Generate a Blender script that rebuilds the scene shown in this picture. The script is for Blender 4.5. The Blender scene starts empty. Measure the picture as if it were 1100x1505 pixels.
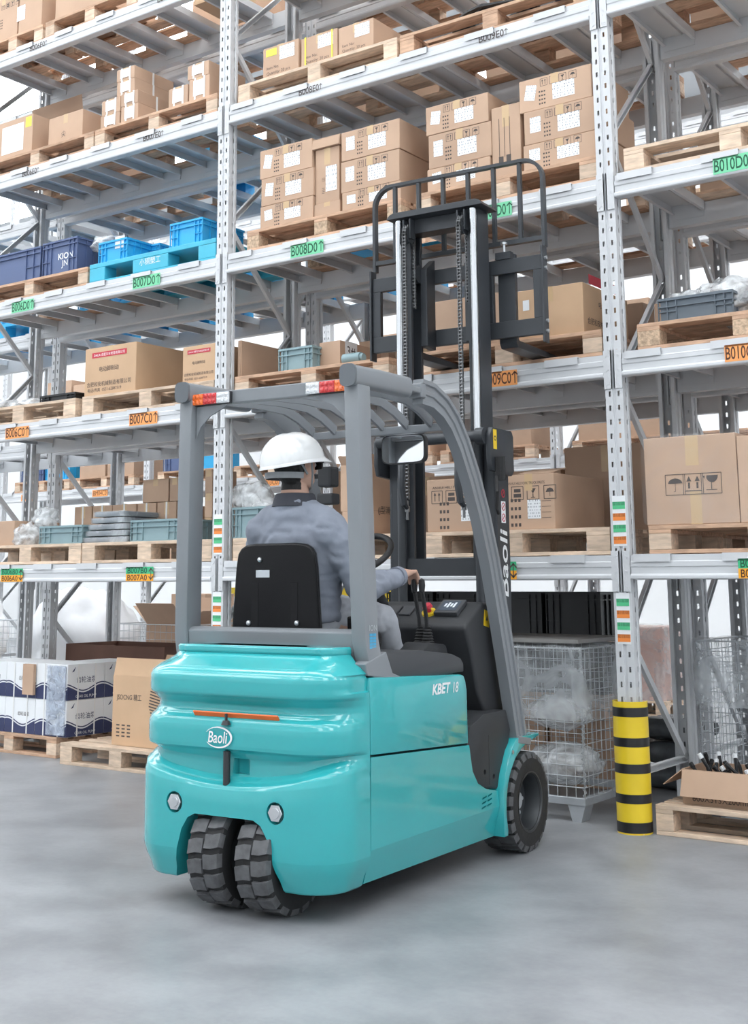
import bpy, bmesh, math, random
from mathutils import Vector, Matrix, noise
random.seed(7)
R = math.radians
COL = bpy.context.scene.collection
SC = bpy.context.scene

# ------------------------------------------------------------------ camera
CAM = Vector((2.7816, -6.1419, 1.2434))
YAW, PIT, ROL, FOC, PPX, PPY = -0.6348, 0.1770, -0.0036, 1839.7, 509.39, 525.8
FW = Vector((math.sin(YAW)*math.cos(PIT), math.cos(YAW)*math.cos(PIT), math.sin(PIT)))
RT = Vector((math.cos(YAW), -math.sin(YAW), 0))
UP = RT.cross(FW)
RT, UP = (math.cos(ROL)*RT + math.sin(ROL)*UP), (-math.sin(ROL)*RT + math.cos(ROL)*UP)
cam = bpy.data.cameras.new('camera')
cam_o = bpy.data.objects.new('camera', cam); COL.objects.link(cam_o)
cam.sensor_width = 36; cam.sensor_fit = 'AUTO'
cam.lens = FOC/1505*36
cam.shift_x = (550-PPX)/1505
cam.shift_y = -(752.5-PPY)/1505
m = Matrix((RT, UP, -FW)).transposed().to_4x4(); m.translation = CAM
cam_o.matrix_world = m
cam.clip_end = 200
SC.camera = cam_o

# ------------------------------------------------------------------ world, lights, exposure
w = bpy.data.worlds.new('world'); SC.world = w; w.use_nodes = True
w.node_tree.nodes['Background'].inputs[0].default_value = (.93, .96, 1, 1)
w.node_tree.nodes['Background'].inputs[1].default_value = 1.0
SC.view_settings.view_transform = 'Standard'; SC.view_settings.look = 'None'
SC.view_settings.gamma = 1; SC.view_settings.use_curve_mapping = False
SC.view_settings.exposure = 0.5
SKYLIGHT_STRENGTH = 5.6          # the roof lights are the hall's only light

# pixel helpers: where a pixel's ray meets a known plane of the place
def ray(px, py): return FW + RT*((px-PPX)/FOC) - UP*((py-PPY)/FOC)
def zpix(px, py, Y=0.0):
    d = ray(px, py); return (CAM + d*((Y-CAM.y)/d.y)).z
def xpix(px, z, Y=0.0):
    k = (px-PPX)/FOC
    n = RT - FW*k
    return CAM.x - (n.y*(Y-CAM.y) + n.z*(z-CAM.z))/n.x
def fpix(px, py, z=0.0):
    d = ray(px, py); return CAM + d*((z-CAM.z)/d.z)

# ------------------------------------------------------------------ materials
MATS = {}
def mat(name, col, rough=.5, metal=0.0, var=0.0, vscale=6.0, bump=0.0, bscale=40.0, coat=0.0, emit=0.0, rnd=0.0, stretch=None, col2=None, spec=None):
    if name in MATS: return MATS[name]
    M = bpy.data.materials.new(name); M.use_nodes = True; MATS[name] = M
    nt = M.node_tree; b = nt.nodes['Principled BSDF']
    b.inputs['Base Color'].default_value = (*col, 1)
    b.inputs['Roughness'].default_value = rough; b.inputs['Metallic'].default_value = metal
    if spec is not None: b.inputs['Specular IOR Level'].default_value = spec
    if coat: b.inputs['Coat Weight'].default_value = coat; b.inputs['Coat Roughness'].default_value = .05
    if emit:
        b.inputs['Emission Color'].default_value = (*col, 1); b.inputs['Emission Strength'].default_value = emit
    if var or bump or rnd or col2:
        tc = nt.nodes.new('ShaderNodeTexCoord'); mp = nt.nodes.new('ShaderNodeMapping')
        nt.links.new(tc.outputs['Object'], mp.inputs[0])
        if stretch: mp.inputs['Scale'].default_value = stretch
        oi = nt.nodes.new('ShaderNodeObjectInfo')
        ad = nt.nodes.new('ShaderNodeVectorMath'); ad.operation = 'ADD'
        cb = nt.nodes.new('ShaderNodeMath'); cb.operation = 'MULTIPLY'; cb.inputs[1].default_value = 37.0
        nt.links.new(oi.outputs['Random'], cb.inputs[0])
        nt.links.new(mp.outputs[0], ad.inputs[0]); nt.links.new(cb.outputs[0], ad.inputs[1])
        nz = nt.nodes.new('ShaderNodeTexNoise'); nz.inputs['Scale'].default_value = vscale; nz.inputs['Detail'].default_value = 5
        nt.links.new(ad.outputs[0], nz.inputs['Vector'])
        if var or col2 or rnd:
            mx = nt.nodes.new('ShaderNodeMix'); mx.data_type = 'RGBA'
            c2 = col2 or tuple(c*(1-var) for c in col)
            c1 = col if col2 else tuple(min(1, c*(1+var*.6)) for c in col)
            mx.inputs[6].default_value = (*c1, 1); mx.inputs[7].default_value = (*c2, 1)
            rp = nt.nodes.new('ShaderNodeMapRange'); rp.inputs[1].default_value = .32; rp.inputs[2].default_value = .68
            nt.links.new(nz.outputs['Fac'], rp.inputs[0]); nt.links.new(rp.outputs[0], mx.inputs[0])
            out = mx.outputs[2]
            if rnd:
                hs = nt.nodes.new('ShaderNodeHueSaturation'); mr = nt.nodes.new('ShaderNodeMapRange')
                mr.inputs[3].default_value = 1-rnd; mr.inputs[4].default_value = 1+rnd*.6
                nt.links.new(oi.outputs['Random'], mr.inputs[0]); nt.links.new(mr.outputs[0], hs.inputs['Value'])
                nt.links.new(out, hs.inputs['Color']); out = hs.outputs[0]
            nt.links.new(out, b.inputs['Base Color'])
        if bump:
            n2 = nt.nodes.new('ShaderNodeTexNoise'); n2.inputs['Scale'].default_value = bscale; n2.inputs['Detail'].default_value = 4
            nt.links.new(ad.outputs[0], n2.inputs['Vector'])
            bp = nt.nodes.new('ShaderNodeBump'); bp.inputs['Strength'].default_value = bump; bp.inputs['Distance'].default_value = .01
            nt.links.new(n2.outputs['Fac'], bp.inputs['Height']); nt.links.new(bp.outputs[0], b.inputs['Normal'])
    return M

RACK = mat('rack_paint', (.65, .665, .685), .38, 0, .05, 3)
GALV = mat('galvanised_steel', (.50, .53, .56), .42, .35, .12, 5)
WOOD = mat('pallet_wood', (.74, .57, .43), .75, 0, .22, 5, .15, 60, rnd=.16, stretch=(2, 9, 9))
WOODR = mat('reddish_pallet_wood', (.62, .40, .27), .75, 0, .25, 5, .15, 60, rnd=.14, stretch=(2, 9, 9))
CHIP = mat('chipboard', (.58, .42, .29), .85, 0, .35, 60, .3, 90, rnd=.1)
CARD = mat('cardboard', (.55, .375, .265), .78, 0, .07, 4, .05, 12, rnd=.10)
CARDO = mat('orange_cardboard', (.60, .40, .25), .75, 0, .06, 4, .04, 12, rnd=.06)
CARDP = mat('pink_cardboard', (.62, .38, .31), .7, 0, .10, 6, .1, 10)
TAPE = mat('brown_tape', (.60, .42, .24), .3)
PAPER = mat('white_paper', (.86, .88, .90), .6)
STRAP = mat('white_strap', (.85, .85, .84), .45)
INK = mat('dark_ink', (.08, .065, .06), .7)
INKB = mat('navy_ink', (.035, .045, .12), .6)
RED = mat('red_print', (.55, .035, .06), .55)
GREEN = mat('green_sign', (.20, .66, .38), .55)
GREEN2 = mat('deep_green_sign', (.05, .48, .22), .55)
ORANGE = mat('orange_sign', (.92, .38, .12), .55)
AMBER = mat('amber_sign', (.95, .42, .03), .55)
GTXT = mat('dark_green_ink', (.01, .10, .05), .6)
OTXT = mat('dark_brown_ink', (.09, .03, .015), .6)
BLUE = mat('blue_plastic', (.03, .42, .78), .4, 0, .06, 4)
BLUE2 = mat('pale_blue_plastic', (.06, .47, .64), .4, 0, .06, 4)
NAVY = mat('slate_blue_plastic', (.09, .13, .26), .45, 0, .06, 4)
CRATE = mat('grey_green_plastic', (.25, .36, .39), .45, 0, .08, 5)
CRATED = mat('dark_grey_plastic', (.13, .16, .19), .45, 0, .08, 5)
BLACK = mat('black_plastic', (.014, .015, .017), .42)
YELLOW = mat('yellow_paint', (.86, .62, .03), .38, 0, .06, 6)
BLKTAPE = mat('black_tape', (.018, .018, .02), .4, 0, .3, 14)
WHITEP = mat('white_foam', (.86, .87, .89), .6, 0, .06, 4, .25, 6)
def concrete():
    M = bpy.data.materials.new('polished_concrete'); M.use_nodes = True; nt = M.node_tree; b = nt.nodes['Principled BSDF']
    tc = nt.nodes.new('ShaderNodeTexCoord')
    def nz(s, d, rough=.6):
        n = nt.nodes.new('ShaderNodeTexNoise'); n.inputs['Scale'].default_value = s; n.inputs['Detail'].default_value = d; n.inputs['Roughness'].default_value = rough
        nt.links.new(tc.outputs['Object'], n.inputs['Vector']); return n
    a, c, f = nz(.55, 5, .55), nz(2.6, 8, .62), nz(40, 3)
    def ramp(src, p0, p1, c0, c1):
        r = nt.nodes.new('ShaderNodeValToRGB'); r.color_ramp.elements[0].position = p0; r.color_ramp.elements[1].position = p1
        r.color_ramp.elements[0].color = (*c0, 1); r.color_ramp.elements[1].color = (*c1, 1)
        nt.links.new(src.outputs['Fac'], r.inputs[0]); return r
    r1 = ramp(a, .33, .68, (.255, .264, .278), (.335, .346, .362))
    r2 = ramp(c, .36, .60, (.72, .72, .725), (1.06, 1.06, 1.06))
    r3 = ramp(f, .3, .7, (.96, .96, .96), (1.03, 1.03, 1.03))
    m1 = nt.nodes.new('ShaderNodeMix'); m1.data_type = 'RGBA'; m1.blend_type = 'MULTIPLY'; m1.inputs[0].default_value = .8
    nt.links.new(r1.outputs[0], m1.inputs[6]); nt.links.new(r2.outputs[0], m1.inputs[7])
    m2 = nt.nodes.new('ShaderNodeMix'); m2.data_type = 'RGBA'; m2.blend_type = 'MULTIPLY'; m2.inputs[0].default_value = 1
    nt.links.new(m1.outputs[2], m2.inputs[6]); nt.links.new(r3.outputs[0], m2.inputs[7])
    nt.links.new(m2.outputs[2], b.inputs['Base Color'])
    mr = nt.nodes.new('ShaderNodeMapRange'); mr.inputs[3].default_value = .30; mr.inputs[4].default_value = .52
    nt.links.new(c.outputs['Fac'], mr.inputs[0]); nt.links.new(mr.outputs[0], b.inputs['Roughness'])
    b.inputs['Specular IOR Level'].default_value = .35
    return M
def film(name, alpha=.35, col=(.8, .84, .87), bs=9, bst=.6):
    M = bpy.data.materials.new(name); M.use_nodes = True; nt = M.node_tree
    b = nt.nodes['Principled BSDF']; b.inputs['Base Color'].default_value = (*col, 1); b.inputs['Roughness'].default_value = .16
    out = nt.nodes['Material Output']; tr = nt.nodes.new('ShaderNodeBsdfTransparent'); mx = nt.nodes.new('ShaderNodeMixShader')
    tc = nt.nodes.new('ShaderNodeTexCoord'); n = nt.nodes.new('ShaderNodeTexNoise'); n.inputs['Scale'].default_value = bs; n.inputs['Detail'].default_value = 6
    n.inputs['Distortion'].default_value = 1.2
    nt.links.new(tc.outputs['Object'], n.inputs['Vector'])
    bp = nt.nodes.new('ShaderNodeBump'); bp.inputs['Strength'].default_value = bst; bp.inputs['Distance'].default_value = .03
    nt.links.new(n.outputs['Fac'], bp.inputs['Height']); nt.links.new(bp.outputs[0], b.inputs['Normal'])
    mr = nt.nodes.new('ShaderNodeMapRange'); mr.inputs[1].default_value = .35; mr.inputs[2].default_value = .7
    mr.inputs[3].default_value = alpha*.45; mr.inputs[4].default_value = min(1, alpha*1.7)
    nt.links.new(n.outputs['Fac'], mr.inputs[0]); nt.links.new(mr.outputs[0], mx.inputs[0])
    nt.links.new(tr.outputs[0], mx.inputs[1]); nt.links.new(b.outputs[0], mx.inputs[2]); nt.links.new(mx.outputs[0], out.inputs[0])
    return M
FILM = film('clear_stretch_film', .28, (.8, .84, .87), 5, .35)
BAG = film('crumpled_plastic_bag', .55, (.86, .89, .91), 9, .5)
def print_mat(name, base, ink, lines=9.0, words=26.0, thr=.5):
    M = bpy.data.materials.new(name); M.use_nodes = True; nt = M.node_tree; b = nt.nodes['Principled BSDF']; b.inputs['Roughness'].default_value = .6
    tc = nt.nodes.new('ShaderNodeTexCoord'); sx = nt.nodes.new('ShaderNodeSeparateXYZ'); nt.links.new(tc.outputs['Generated'], sx.inputs[0])
    ml = nt.nodes.new('ShaderNodeMath'); ml.operation = 'MULTIPLY'; ml.inputs[1].default_value = lines; nt.links.new(sx.outputs['Z'], ml.inputs[0])
    fr = nt.nodes.new('ShaderNodeMath'); fr.operation = 'FRACT'; nt.links.new(ml.outputs[0], fr.inputs[0])
    fl = nt.nodes.new('ShaderNodeMath'); fl.operation = 'FLOOR'; nt.links.new(ml.outputs[0], fl.inputs[0])
    gt = nt.nodes.new('ShaderNodeMath'); gt.operation = 'GREATER_THAN'; gt.inputs[1].default_value = .5; nt.links.new(fr.outputs[0], gt.inputs[0])
    cx = nt.nodes.new('ShaderNodeCombineXYZ'); mw = nt.nodes.new('ShaderNodeMath'); mw.operation = 'MULTIPLY'; mw.inputs[1].default_value = words
    nt.links.new(sx.outputs['X'], mw.inputs[0]); nt.links.new(mw.outputs[0], cx.inputs[0]); nt.links.new(fl.outputs[0], cx.inputs[1])
    n = nt.nodes.new('ShaderNodeTexNoise'); n.inputs['Scale'].default_value = 1.0; n.inputs['Detail'].default_value = 1; nt.links.new(cx.outputs[0], n.inputs['Vector'])
    g2 = nt.nodes.new('ShaderNodeMath'); g2.operation = 'GREATER_THAN'; g2.inputs[1].default_value = thr; nt.links.new(n.outputs['Fac'], g2.inputs[0])
    mu = nt.nodes.new('ShaderNodeMath'); mu.operation = 'MULTIPLY'; nt.links.new(gt.outputs[0], mu.inputs[0]); nt.links.new(g2.outputs[0], mu.inputs[1])
    mx = nt.nodes.new('ShaderNodeMix'); mx.data_type = 'RGBA'; mx.inputs[6].default_value = (*base, 1); mx.inputs[7].default_value = (*ink, 1)
    nt.links.new(mu.outputs[0], mx.inputs[0]); nt.links.new(mx.outputs[2], b.inputs['Base Color'])
    return M
LABELP = print_mat('printed_white_label', (.86, .88, .90), (.34, .36, .39), 6, 15, .53)
BARG = print_mat('green_barcode_label', (.10, .55, .26), (.03, .16, .08), 1.0, 60, .5)
BARO = print_mat('orange_barcode_label', (.90, .28, .06), (.25, .06, .02), 1.0, 60, .5)

# ------------------------------------------------------------------ mesh builder
class MB:
    def __init__(s): s.v = []; s.f = []; s.m = []; s.mi = 0
    def add(s, vs, fs):
        o = len(s.v); s.v += [tuple(v) for v in vs]
        for f in fs: s.f.append([i+o for i in f]); s.m.append(s.mi)
        return s
    def box(s, x0, x1, y0, y1, z0, z1):
        return s.add([(x0,y0,z0),(x1,y0,z0),(x1,y1,z0),(x0,y1,z0),(x0,y0,z1),(x1,y0,z1),(x1,y1,z1),(x0,y1,z1)],
                     [(3,2,1,0),(4,5,6,7),(0,1,5,4),(1,2,6,5),(2,3,7,6),(3,0,4,7)])
    def obox(s, c, ax, ay, az):          # oriented box: centre and three half-axis vectors
        c, ax, ay, az = Vector(c), Vector(ax), Vector(ay), Vector(az)
        vs = [c+ax*i+ay*j+az*k for k in (-1,1) for i, j in ((-1,-1),(1,-1),(1,1),(-1,1))]
        return s.add(vs, [(3,2,1,0),(4,5,6,7),(0,1,5,4),(1,2,6,5),(2,3,7,6),(3,0,4,7)])
    def bar(s, p0, p1, w, h, side=None):
        p0, p1 = Vector(p0), Vector(p1); d = (p1-p0); L = d.length; d.normalize()
        sd = Vector(side) if side else (d.cross(Vector((0,0,1))) if abs(d.z) < .95 else Vector((1,0,0)))
        sd = (sd - d*sd.dot(d)).normalized(); u = sd.cross(d)
        return s.obox((p0+p1)/2, sd*w/2, u*h/2, d*L/2)
    def prism(s, poly, a, b, axis='x'):  # poly in the two other axes, in order (x:(y,z) y:(x,z) z:(x,y))
        n = len(poly)
        def P(t, q): return {'x': (t, q[0], q[1]), 'y': (q[0], t, q[1]), 'z': (q[0], q[1], t)}[axis]
        vs = [P(a, q) for q in poly] + [P(b, q) for q in poly]
        fs = [tuple(range(n)), tuple(range(2*n-1, n-1, -1))] + [(i, i+n, (i+1) % n+n, (i+1) % n) for i in range(n)]
        return s.add(vs, fs)
    def strip(s, poly, a, b, axis='x', closed=False):  # open sheet swept along an axis
        n = len(poly)
        def P(t, q): return {'x': (t, q[0], q[1]), 'y': (q[0], t, q[1]), 'z': (q[0], q[1], t)}[axis]
        vs = [P(a, q) for q in poly] + [P(b, q) for q in poly]
        return s.add(vs, [(i, i+n, (i+1) % n+n, (i+1) % n) for i in range(n if closed else n-1)])
    def cyl(s, p0, p1, r, n=16, r2=None, caps=True):
        p0, p1 = Vector(p0), Vector(p1); d = (p1-p0).normalized(); r2 = r if r2 is None else r2
        a = d.cross(Vector((0,0,1))) if abs(d.z) < .9 else d.cross(Vector((1,0,0))); a.normalize(); b = d.cross(a)
        vs = [p0+(a*math.cos(2*math.pi*i/n)+b*math.sin(2*math.pi*i/n))*r for i in range(n)] + [p1+(a*math.cos(2*math.pi*i/n)+b*math.sin(2*math.pi*i/n))*r2 for i in range(n)]
        fs = [(i, (i+1) % n, (i+1) % n+n, i+n) for i in range(n)]
        if caps: fs += [tuple(range(n-1, -1, -1)), tuple(range(n, 2*n))]
        return s.add(vs, fs)
    def tube(s, pts, r, n=8, closed=False, caps=True):
        pts = [Vector(p) for p in pts]; N = len(pts); rs = r if isinstance(r, (list, tuple)) else [r]*N
        prev = None; vs = []
        for i, p in enumerate(pts):
            t = (pts[(i+1) % N]-pts[i-1]) if closed else (pts[min(i+1, N-1)]-pts[max(i-1, 0)]); t.normalize()
            if prev is None: a = t.cross(Vector((0,0,1))) if abs(t.z) < .9 else t.cross(Vector((1,0,0)))
            else: a = prev - t*prev.dot(t)
            a.normalize(); prev = a; b = t.cross(a)
            vs += [p+(a*math.cos(2*math.pi*k/n)+b*math.sin(2*math.pi*k/n))*rs[i] for k in range(n)]
        fs = []
        for i in range(N if closed else N-1):
            j = (i+1) % N
            fs += [(i*n+k, i*n+(k+1) % n, j*n+(k+1) % n, j*n+k) for k in range(n)]
        if not closed and caps: fs += [tuple(range(n-1, -1, -1)), tuple((N-1)*n+k for k in range(n))]
        return s.add(vs, fs)
    def sweep(s, pts, sec, side):        # section (a along side, b along normal) swept along a path
        pts = [Vector(p) for p in pts]; N = len(pts); n = len(sec); sd = Vector(side).normalized(); vs = []
        for i, p in enumerate(pts):
            t = (pts[min(i+1, N-1)]-pts[max(i-1, 0)]).normalized(); u = sd.cross(t).normalized()
            vs += [p+sd*a+u*b for a, b in sec]
        fs = [(i*n+k, i*n+(k+1) % n, (i+1)*n+(k+1) % n, (i+1)*n+k) for i in range(N-1) for k in range(n)]
        fs += [tuple(range(n-1, -1, -1)), tuple((N-1)*n+k for k in range(n))]
        return s.add(vs, fs)
    def lathe(s, prof, c=(0,0,0), axis='x', n=32, closed=True):   # prof: (axial, radius)
        c = Vector(c); k = len(prof); vs = []
        for i in range(n):
            a = 2*math.pi*i/n; ca, sa = math.cos(a), math.sin(a)
            for t, r in prof:
                vs.append(c+Vector({'x': (t, r*ca, r*sa), 'y': (r*ca, t, r*sa), 'z': (r*ca, r*sa, t)}[axis]))
        fs = []
        for i in range(n):
            j = (i+1) % n
            for q in range(k if closed else k-1): fs.append((i*k+q, i*k+(q+1) % k, j*k+(q+1) % k, j*k+q))
        return s.add(vs, fs)
    def ball(s, c, r, n=12, sc=(1,1,1)):
        c = Vector(c); vs = [c+Vector((0,0,-r*sc[2]))]; h = n//2
        for i in range(1, h):
            a = -math.pi/2+math.pi*i/h
            vs += [c+Vector((math.cos(a)*math.cos(2*math.pi*k/n)*r*sc[0], math.cos(a)*math.sin(2*math.pi*k/n)*r*sc[1], math.sin(a)*r*sc[2])) for k in range(n)]
        vs.append(c+Vector((0,0,r*sc[2]))); t = len(vs)-1
        fs = [(0, 1+(k+1) % n, 1+k) for k in range(n)]
        for i in range(h-2):
            fs += [(1+i*n+k, 1+i*n+(k+1) % n, 1+(i+1)*n+(k+1) % n, 1+(i+1)*n+k) for k in range(n)]
        fs += [(1+(h-2)*n+k, 1+(h-2)*n+(k+1) % n, t) for k in range(n)]
        return s.add(vs, fs)
    def mesh(s, name, mats, bevel=0, smooth=False, seg=2, fix=True):
        me = bpy.data.meshes.new(name); me.from_pydata(s.v, [], s.f)
        for M in (mats if isinstance(mats, (list, tuple)) else [mats]): me.materials.append(M)
        me.polygons.foreach_set('material_index', s.m)
        bm = bmesh.new(); bm.from_mesh(me)
        if fix: bmesh.ops.recalc_face_normals(bm, faces=bm.faces)
        if bevel:
            es = [e for e in bm.edges if len(e.link_faces) == 2 and e.calc_face_angle(0) > R(28)]
            bmesh.ops.bevel(bm, geom=es, offset=bevel, segments=seg, affect='EDGES', profile=.5, clamp_overlap=True)
        bm.to_mesh(me); bm.free()
        if smooth:
            me.polygons.foreach_set('use_smooth', [True]*len(me.polygons))
            try: me.set_sharp_from_angle(angle=R(smooth if smooth is not True else 38))
            except Exception: pass
        me.update(); return me
    def build(s, name, mats, parent=None, loc=None, rot=None, **kw):
        return link(name, s.mesh(name, mats, **kw), parent, loc, rot)
def link(name, me, parent=None, loc=None, rot=None):
    o = bpy.data.objects.new(name, me); COL.objects.link(o)
    if parent: o.parent = parent
    if loc is not None: o.location = loc
    if rot is not None: o.rotation_euler = rot
    return o
def tag(o, label=None, cat=None, group=None, kind=None):
    if label: o['label'] = label
    if cat: o['category'] = cat
    if group: o['group'] = group
    if kind: o['kind'] = kind
    return o
def empty(name, loc=(0,0,0), rz=0):
    o = link(name, None, None, loc, (0,0,rz)); o.empty_display_size = .1; return o
CACHE = {}
def cbox(name, sx, sy, sz, M, bev=0):    # shared box mesh, origin at its lower front left corner
    k = (round(sx, 4), round(sy, 4), round(sz, 4), M.name, bev)
    if k not in CACHE: CACHE[k] = MB().box(0, sx, 0, sy, 0, sz).mesh(name, M, bevel=bev)
    return CACHE[k]
def textmesh(s, size=1.0, shear=0.0, bold=0.0):
    k = ('text', s, size, shear, bold)
    if k not in CACHE:
        cu = bpy.data.curves.new('lettering', 'FONT'); cu.body = s; cu.size = size; cu.align_x = 'CENTER'; cu.align_y = 'CENTER'
        cu.shear = shear; cu.offset = bold; cu.resolution_u = 3
        o = bpy.data.objects.new('lettering', cu); COL.objects.link(o)
        dg = bpy.context.evaluated_depsgraph_get(); me = bpy.data.meshes.new_from_object(o.evaluated_get(dg))
        bpy.data.objects.remove(o); CACHE[k] = me
    return CACHE[k]
TEXTN = 0
def text(s, M, parent, loc, w, h=None, face='front', name='lettering', shear=0, bold=0, roll=0):
    """flat lettering of width w centred on loc; face: front (-Y), right (+X), up"""
    me = textmesh(s, 1.0, shear, bold).copy(); me.materials.clear(); me.materials.append(M)
    xs = [v.co.x for v in me.vertices]; ys = [v.co.y for v in me.vertices]
    if not xs: return None
    sx = w/(max(xs)-min(xs)); sy = sx if h is None else h/(max(ys)-min(ys))
    cx, cy = (max(xs)+min(xs))/2, (max(ys)+min(ys))/2
    for v in me.vertices: v.co = ((v.co.x-cx)*sx, (v.co.y-cy)*sy, 0)
    rot = {'front': (R(90), 0, 0), 'right': (R(90), 0, R(90)), 'up': (0, 0, 0)}[face]
    o = link(name, me, parent, loc, rot)
    if roll: o.rotation_euler = (Matrix.Rotation(rot[2], 3, 'Z') @ Matrix.Rotation(rot[0], 3, 'X') @ Matrix.Rotation(roll, 3, 'Z')).to_euler()
    return o
def arrow(M, parent, loc, h, face='front', down=False, both=False):
    b = MB(); hh = h/2; k = h*.16; t = .0004
    b.box(-k*.24, k*.24, -t, 0, -hh, hh-k*.2)
    def head(s):
        for q in (-1, 1): b.obox((q*k*.72, -t/2, s*(hh-k*.85)), (k*.95, 0, -q*s*k*.95), (0, t/2, 0), (q*s*k*.24, 0, k*.24))
    if not down: head(1)
    if down or both: head(-1)
    return b.build('arrow_mark', M, parent, loc, (0, 0, R(90)) if face == 'right' else None)

# ------------------------------------------------------------------ the hall
def struct(o): o['kind'] = 'structure'; return o
WALLM = mat('white_wall_paint', (.78, .79, .80), .8, 0, .03, 1)
ROOFM = mat('white_roof_sheet', (.62, .64, .66), .6)
SKYM = mat('skylight_panel', (.95, .98, 1.0), .5, emit=SKYLIGHT_STRENGTH)
STEEL = mat('roof_steel', (.55, .57, .60), .5)
X0H, X1H, Y0H, Y1H, ZH = -24, 14, -13, 13, 9.0
struct(MB().box(X0H, X1H, Y0H, Y1H, -.2, 0).build('floor', concrete()))
struct(MB().box(X0H-.3, X1H+.3, Y0H-.3, Y1H+.3, ZH+.1, ZH+.4).build('ceiling', ROOFM))
struct(MB().box(X0H, X1H, Y1H, Y1H+.3, 0, ZH+.1).build('wall_back', WALLM))
struct(MB().box(X0H, X1H, Y0H-.3, Y0H, 0, ZH+.1).build('wall_front', WALLM))
struct(MB().box(X0H-.3, X0H, Y0H, Y1H, 0, ZH+.1).build('wall_left', WALLM))
struct(MB().box(X1H, X1H+.3, Y0H, Y1H, 0, ZH+.1).build('wall_right', WALLM))
def in_frame(x0, x1, y0, y1, z):
    for i in range(7):
        for k in range(5):
            d = Vector((x0+(x1-x0)*i/6, y0+(y1-y0)*k/4, z))-CAM; f = d.dot(FW)
            if f > .1 and -5 < PPX+FOC*d.dot(RT)/f < 1105 and -5 < PPY-FOC*d.dot(UP)/f < 1510: return True
    return False
n = m_ = 0
for yy in (-10, -6, -2, 2, 6, 10):                          # evenly spaced rows of roof lights, as seen through the racks
    n += 1
    fr = struct(MB().box(X0H+1, X1H-1, yy-.85, yy+.85, ZH+.02, ZH+.1).build('trim_%d' % n, STEEL))
    for i in range(9):
        xx = X0H+2.3+i*4.1; m_ += 1
        seen = in_frame(xx-1.7, xx+1.7, yy-.7, yy+.7, ZH-.01)
        struct(MB().box(xx-1.7, xx+1.7, yy-.7, yy+.7, ZH-.01, ZH+.02).build('skylight_panel' if seen else 'skylight_%d_offscreen' % m_, SKYM, fr))

# ------------------------------------------------------------------ pallet racks
BAY = 2.8124
LEV = {'A': 1.25, 'C': 2.311, 'D': 3.294, 'E': 4.352, 'F': 5.402}
def upright_mesh(H):
    b = MB()
    zs = [0]; holes = set()
    k = 0
    while .04625+.075*k+.014 < H:
        z = .04625+.075*k; zs += [z-.014, z+.014]; holes.add(len(zs)-2); k += 1
    zs.append(H)
    def sheet(cols, hole_cols, P):
        n = len(cols); vs = [P(c, z) for z in zs for c in cols]; fs = []
        for r in range(len(zs)-1):
            for c in range(n-1):
                if r in holes and c in hole_cols: continue
                fs.append((r*n+c, r*n+c+1, (r+1)*n+c+1, (r+1)*n+c))
        b.add(vs, fs)
    fx = [(0,0),(.0195,0),(.0305,0),(.040,0),(.044,.008),(.056,.008),(.060,0),(.0695,0),(.0805,0),(.1,0)]
    sheet(fx, {1, 7}, lambda c, z: (c[0], c[1], z))
    sy = [(0,0),(.030,0),(.034,.006),(.048,.006),(.056,.006),(.060,0),(.08,0)]
    sheet(sy, {3}, lambda c, z: (.1-c[1], c[0], z))
    sheet(sy, {3}, lambda c, z: (c[1], c[0], z))
    b.strip([(0,.08),(.022,.08),(.022,.066)], 0, H, 'z'); b.strip([(.1,.08),(.078,.08),(.078,.066)], 0, H, 'z')
    return b.mesh('upright', RACK, fix=False)
UPM = upright_mesh(6.9)
def brace_mesh(L):
    b = MB(); b.strip([(-.018,.012),(-.018,-.012),(.018,-.012),(.018,.012)], 0, L, 'z')
    b.strip([(-.018,.012),(-.012,.012)], 0, L, 'z'); b.strip([(.018,.012),(.012,.012)], 0, L, 'z')
    return b.mesh('brace', RACK)
BRM = {}
def frame(X, Y, label, group=None):
    t = tag(empty('rack_frame', (X-.025, Y, 0)), label, 'rack frame', group)
    link('upright', UPM, t)
    link('upright', UPM, t, (.1, .8, 0), (0, 0, math.pi))
    b = MB().box(-.02, .12, -.02, .10, 0, .006); me = b.mesh('base_plate', RACK)
    link('base_plate', me, t); link('base_plate', me, t, (0, .72, 0))
    z, front = .28, False
    pts = [(.05, .745, .28)]
    k = 0
    while pts[-1][2] < 6.0:
        k += 1; pts.append((.05, .055 if k % 2 else .745, .28+.675*k))
    def br(p0, p1):
        d = Vector(p1)-Vector(p0); L = d.length; key = round(L, 3)
        if key not in BRM: BRM[key] = brace_mesh(L)
        o = link('brace', BRM[key], t, p0); o.rotation_mode = 'QUATERNION'; o.rotation_quaternion = d.to_track_quat('Z', 'X')
    br((.05, .055, .28), (.05, .745, .28))
    for a, c in zip(pts, pts[1:]): br(a, c)
    return t
PROF = [(-.012,0),(-.016,.006),(-.016,.018),(-.012,.024),(-.004,.028),(-.004,.060),(-.009,.065),(-.009,.088),(-.002,.094),(-.002,.124),(.042,.124),(.042,.110),(.044,.0)]
def beam_mesh(L): return MB().prism(PROF, 0, L).mesh('shelf_beam', RACK)
BLEN = BAY-.108
BMM = beam_mesh(BLEN)
def plate_mesh():
    b = MB(); b.box(0, .046, -.007, -.001, -.062, .146); b.box(.040, .046, -.007, .05, -.062, .146); b.mi = 1
    for z in (-.038, .040, .118):
        b.obox((.023, -.0078, z), (.008,0,.005), (0,.001,0), (-.002,0,.003)); b.obox((.016, -.0078, z-.006), (.003,0,.007), (0,.001,0), (-.002,0,.001))
    b.cyl((.023,-.0085,.006), (.023,-.006,.006), .003, 8)
    return b.mesh('end_plate', [RACK, RACK])
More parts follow.
